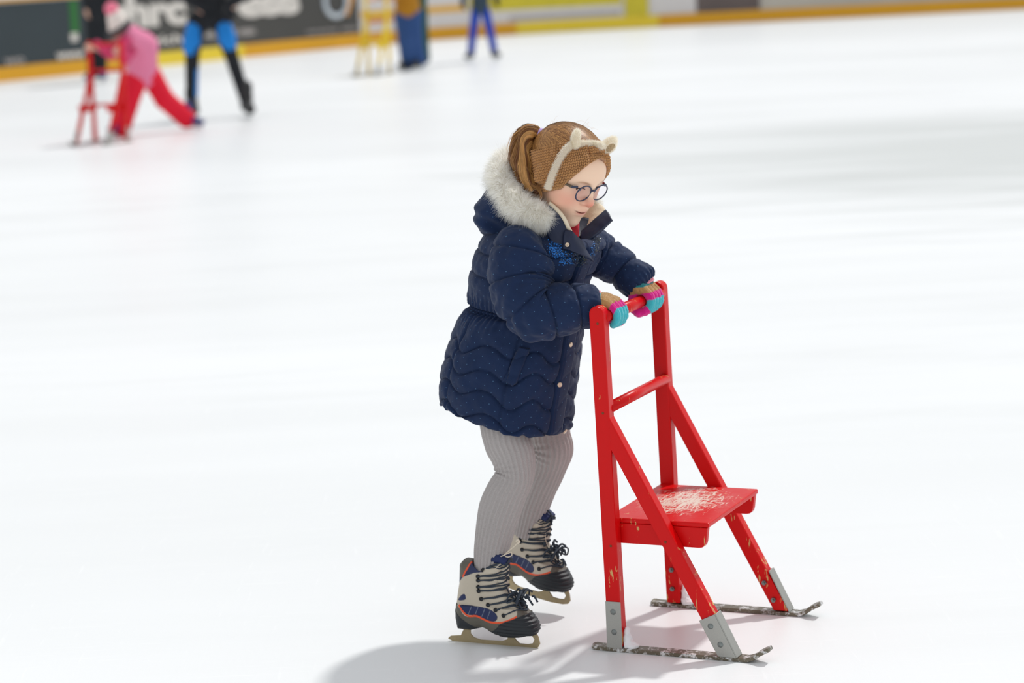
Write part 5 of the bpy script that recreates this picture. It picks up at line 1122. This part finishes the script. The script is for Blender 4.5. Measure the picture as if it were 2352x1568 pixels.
for xs in (395, 460, 530, 590):
    a_, b_ = np.array(zz6([(xs, 1000)])[0]), np.array(zz6([(xs-45, 1120)])[0]); ab = b_-a_; h_ = np.clip(((p2-a_)@ab)/(ab@ab), 0, 1); k = (np.linalg.norm(p2-a_-h_[:, None]*ab, axis=1) < .0007) & (poly2(p2, win) < -.002) & side_ok; bc[k] = L3(120, 130, 150)
for ln, wd_ in ((stripe_, .0022), (cstr, .002)):
    for a_, b_ in zip(ln[:-1], ln[1:]):
        a_, b_ = np.array(a_), np.array(b_); ab = b_-a_; h_ = np.clip(((p2-a_)@ab)/(ab@ab), 0, 1); w = np.clip(.5-(np.linalg.norm(p2-a_-h_[:, None]*ab, axis=1)-wd_)/.0009, 0, 1)*side_ok; bc[:] = bc*(1-w[:, None])+ORG*w[:, None]
put(sole_top, BLACK); bc[(VB2[:, 0] < -.085) & (VB2[:, 2] < .10)] = BLACK
BOOT = attr_mat('boot_upper', .5, nscale=500, bump=.25, vary=.06)
BLADE = plain('blade_metal', srgb(172, 156, 122), .42, .55, noise=.15, nscale=90, bump=.1)
LACE = plain('lace_cord', srgb(52, 62, 74), .8, bump=.5, nscale=600); CORD = plain('cream_cord', srgb(224, 212, 192), .8); EYELET = plain('eyelet', srgb(34, 34, 36), .35, .4); TONG = plain('tongue', srgb(24, 40, 88), .7, bump=.3, nscale=300); TONC = plain('tongue_cream', srgb(206, 196, 178), .7, noise=.1, nscale=90, bump=.3)
GOLD = plain('brass_ring', srgb(190, 150, 60), .35, .8)
tboot = bvh(VB2, FB2)
bl1 = zz6([(125, 1335), (150, 1310), (250, 1305), (275, 1250), (275, 1190), (345, 1190), (345, 1290), (375, 1325), (440, 1348), (650, 1362), (700, 1345), (712, 1310), (712, 1280), (775, 1280), (778, 1340), (820, 1385), (900, 1392), (950, 1385), (966, 1345), (945, 1318), (945, 1280), (985, 1290), (1005, 1325), (1020, 1390), (1000, 1425), (940, 1440), (800, 1442), (560, 1420), (350, 1390), (180, 1365)])
def skate(M4, near):
    def P4(V): return (np.asarray(V)@M4[:3, :3].T)+M4[:3, 3]
    o = gm('skate_boot', P4(VB2), FB2, BOOT, col=bc)
    m = MB(); m.prism([tuple(a) for a in bl1], -.0019, .0019); V = P4(np.array(m.V)); bo = gm('blade', V, m.F, BLADE, o, smooth=False); bevel(bo, .0006, 1)
    # tongue
    tf = lambda p: smax(poly2(p[..., [0, 2]], np.array(zz6([(500, 560), (560, 512), (640, 520), (712, 560), (705, 640), (690, 760), (700, 860), (520, 860), (530, 640)])))-.002, np.abs(p[..., 1])-.022+.25*np.abs(p[..., 2]-.17), .016)*.9
    VtA, FtA = snet(tf, (-.06, -.04, .10), (.08, .04, .26), .0022); gm('tongue', P4(VtA), FtA, TONC, o)
    tf2 = lambda p: smax(poly2(p[..., [0, 2]], np.array(zz6([(490, 585), (545, 508), (640, 512), (716, 556), (712, 606), (640, 590), (560, 590), (520, 612)])))-.0015, np.abs(p[..., 1])-.024, .014)*.9
    VtB, FtB = snet(tf2, (-.06, -.04, .14), (.08, .04, .26), .0022); gm('tongue_tip', P4(VtB), FtB, TONG, o)
    eyes = zz6([(490, 605), (470, 700), (470, 740), (468, 805), (470, 845), (492, 925), (555, 985), (632, 1032), (718, 1080)])
    cent = zz6([(700, 620), (692, 690), (684, 750), (672, 800), (680, 860), (725, 905), (765, 950), (805, 990), (850, 1030)])
    Lp = []
    for s in (-1, 1):
        for k, (ex, ez) in enumerate(eyes):
            h, n_, i_, d_ = tboot.ray_cast(Vector((ex, s*.2, ez)), Vector((0, -s, 0)))
            if h is None: h, n_, i_, d_ = tboot.find_nearest(Vector((ex, s*.03, ez)))
            h = np.array(h); n_ = np.array(n_); n_ = n_*(1 if n_[1]*s > 0 else -1); M = np.array(Vector(n_).to_track_quat('Z', 'Y').to_matrix()); a = np.linspace(0, 2*np.pi, 16, endpoint=False)
            V = np.array([[.0052*f*math.cos(b), .0052*f*math.sin(b), z_] for f, z_ in ((1, -.001), (1, .003), (.7, .0045), (.35, .0045), (.3, .002), (.001, .002)) for b in a])@M.T+h
            gm('eyelet', P4(V), grid_faces(6, 16, True), EYELET, o); Lp.append((s, k, h+n_*.004))
    D = {(s, k): p for s, k, p in Lp}; m = MB()
    top_of = lambda k: np.array([cent[k][0], 0, cent[k][1]])
    nv_ = len(VB2); tall = bvh(np.vstack([VB2, VtA, VtB]), np.vstack([FB2, FtA+nv_, FtB+nv_+len(VtA)]))
    def over(a0, b0, F_, r_):
        P = np.array([(1-t)**2*a0+2*t*(1-t)*(2*F_-.5*(a0+b0))+t*t*b0 for t in np.linspace(0, 1, 26)]); Q = []
        for t, q in zip(np.linspace(0, 1, 26), P):
            h, n_, *_r = tall.find_nearest(Vector(q)); h = np.array(h); dv = np.array(n_); dv = dv if dv@(h-np.array([-.02, 0, h[2]-.02])) > 0 else -dv; Q.append(h+dv*r_*.9 if .04 < t < .96 else q)
        V, F = tube_vf(spline(Q, 40), r_, 7); m.add(P4(V)-PB, F)
    for k in range(9):
        Ft = top_of(k)+np.array([.024, 0, .012])
        for s in (-1, 1):
            k2 = max(k-1, 0) if s > 0 else k
            over(D[(s, k)], D[(-s, k2)], Ft+np.array([0, 0, .002*s]), .0018)
    gm_l = m.build('lace', LACE, o, True)
    m = MB()                                        # bow and loops over the instep
    kc_ = top_of(6)+np.array([.012, 0, .008])
    for s in (-1, 1):
        for r_, e_ in ((.030, .02), (.022, -.01), (.016, .012)):
            P = spline([kc_, kc_+np.array([.004+e_*.5, s*.012, .014]), kc_+np.array([e_-.004, s*r_, .006]), kc_+np.array([e_-.01, s*(r_+.004), -.012]), kc_+np.array([e_*.3, s*.014, -.004]), kc_], 30); V, F = tube_vf(P, .0022, 7); m.add(P4(V)-PB, F)
    for k in range(16):
        j = rng.normal(0, .008, 3)*[1.3, 1, 1]+np.array([-.4, 0, .45])*rng.uniform(-.03, .03); j2 = rng.normal(0, .012, 3); P = spline([kc_+j, kc_+j+j2*.6+[0, 0, .006], kc_+j+j2+[.004, 0, -.004]], 12); V, F = tube_vf(P, .0026, 7); m.add(P4(V)-PB, F)
    m.build('lace_bow', LACE, o, True)
    return o, D
M4 = np.eye(4); M4[:3, 3] = S0
sk1, D1 = skate(M4, True)
P = [pt(1000+x/4.237, 1150+y/4.237, v) for x, y, v in ((515, 595, -.035), (580, 565, -.038), (650, 535, -.035), (700, 512, -.03), (738, 500, -.026), (742, 530, -.028), (705, 545, -.03), (675, 528, -.03), (710, 490, -.03), (760, 450, -.034), (800, 410, -.036))]
V, F = tube_vf(spline(P, 60), .0014, 7); kn = gm('cord', V, F, CORD, sk1)
V, F = tube_vf(spline([pt(1186, 1243, -.036), pt(1189, 1240, -.038), pt(1193, 1244, -.036), pt(1188, 1248, -.036)], 14), .0026, 8); gm('cord_knot', V, F, CORD, sk1)
# lifted far skate: toe down, turned slightly
bt = pt(1293, 1387, .27); pz = R(6.5); yw = R(-13)
Ry = np.array([[math.cos(pz), 0, math.sin(pz)], [0, 1, 0], [-math.sin(pz), 0, math.cos(pz)]]); Rz = np.array([[math.cos(yw), -math.sin(yw), 0], [math.sin(yw), math.cos(yw), 0], [0, 0, 1]])
M5_ = np.eye(4); M5_[:3, :3] = Rz@Ry; tipl = np.array([bl1[25][0], 0, bl1[25][1]]); M5_[:3, 3] = bt-M5_[:3, :3]@tipl
sk2, D2 = skate(M5_, False)
P = spline([pt(1245, 1190, .27), pt(1252, 1172, .27), pt(1264, 1178, .272), pt(1268, 1196, .272), pt(1260, 1208, .27), pt(1250, 1210, .268)], 30); V, F = tube_vf(P, .0023, 7); gm('lace_loop', V, F, LACE, sk2)
P = spline([pt(1253, 1212, .265), pt(1253, 1235, .265), pt(1257, 1252, .264), pt(1264, 1262, .262)], 20); V, F = tube_vf(P, .0009, 6); gm('cord', V, F, CORD, sk2)
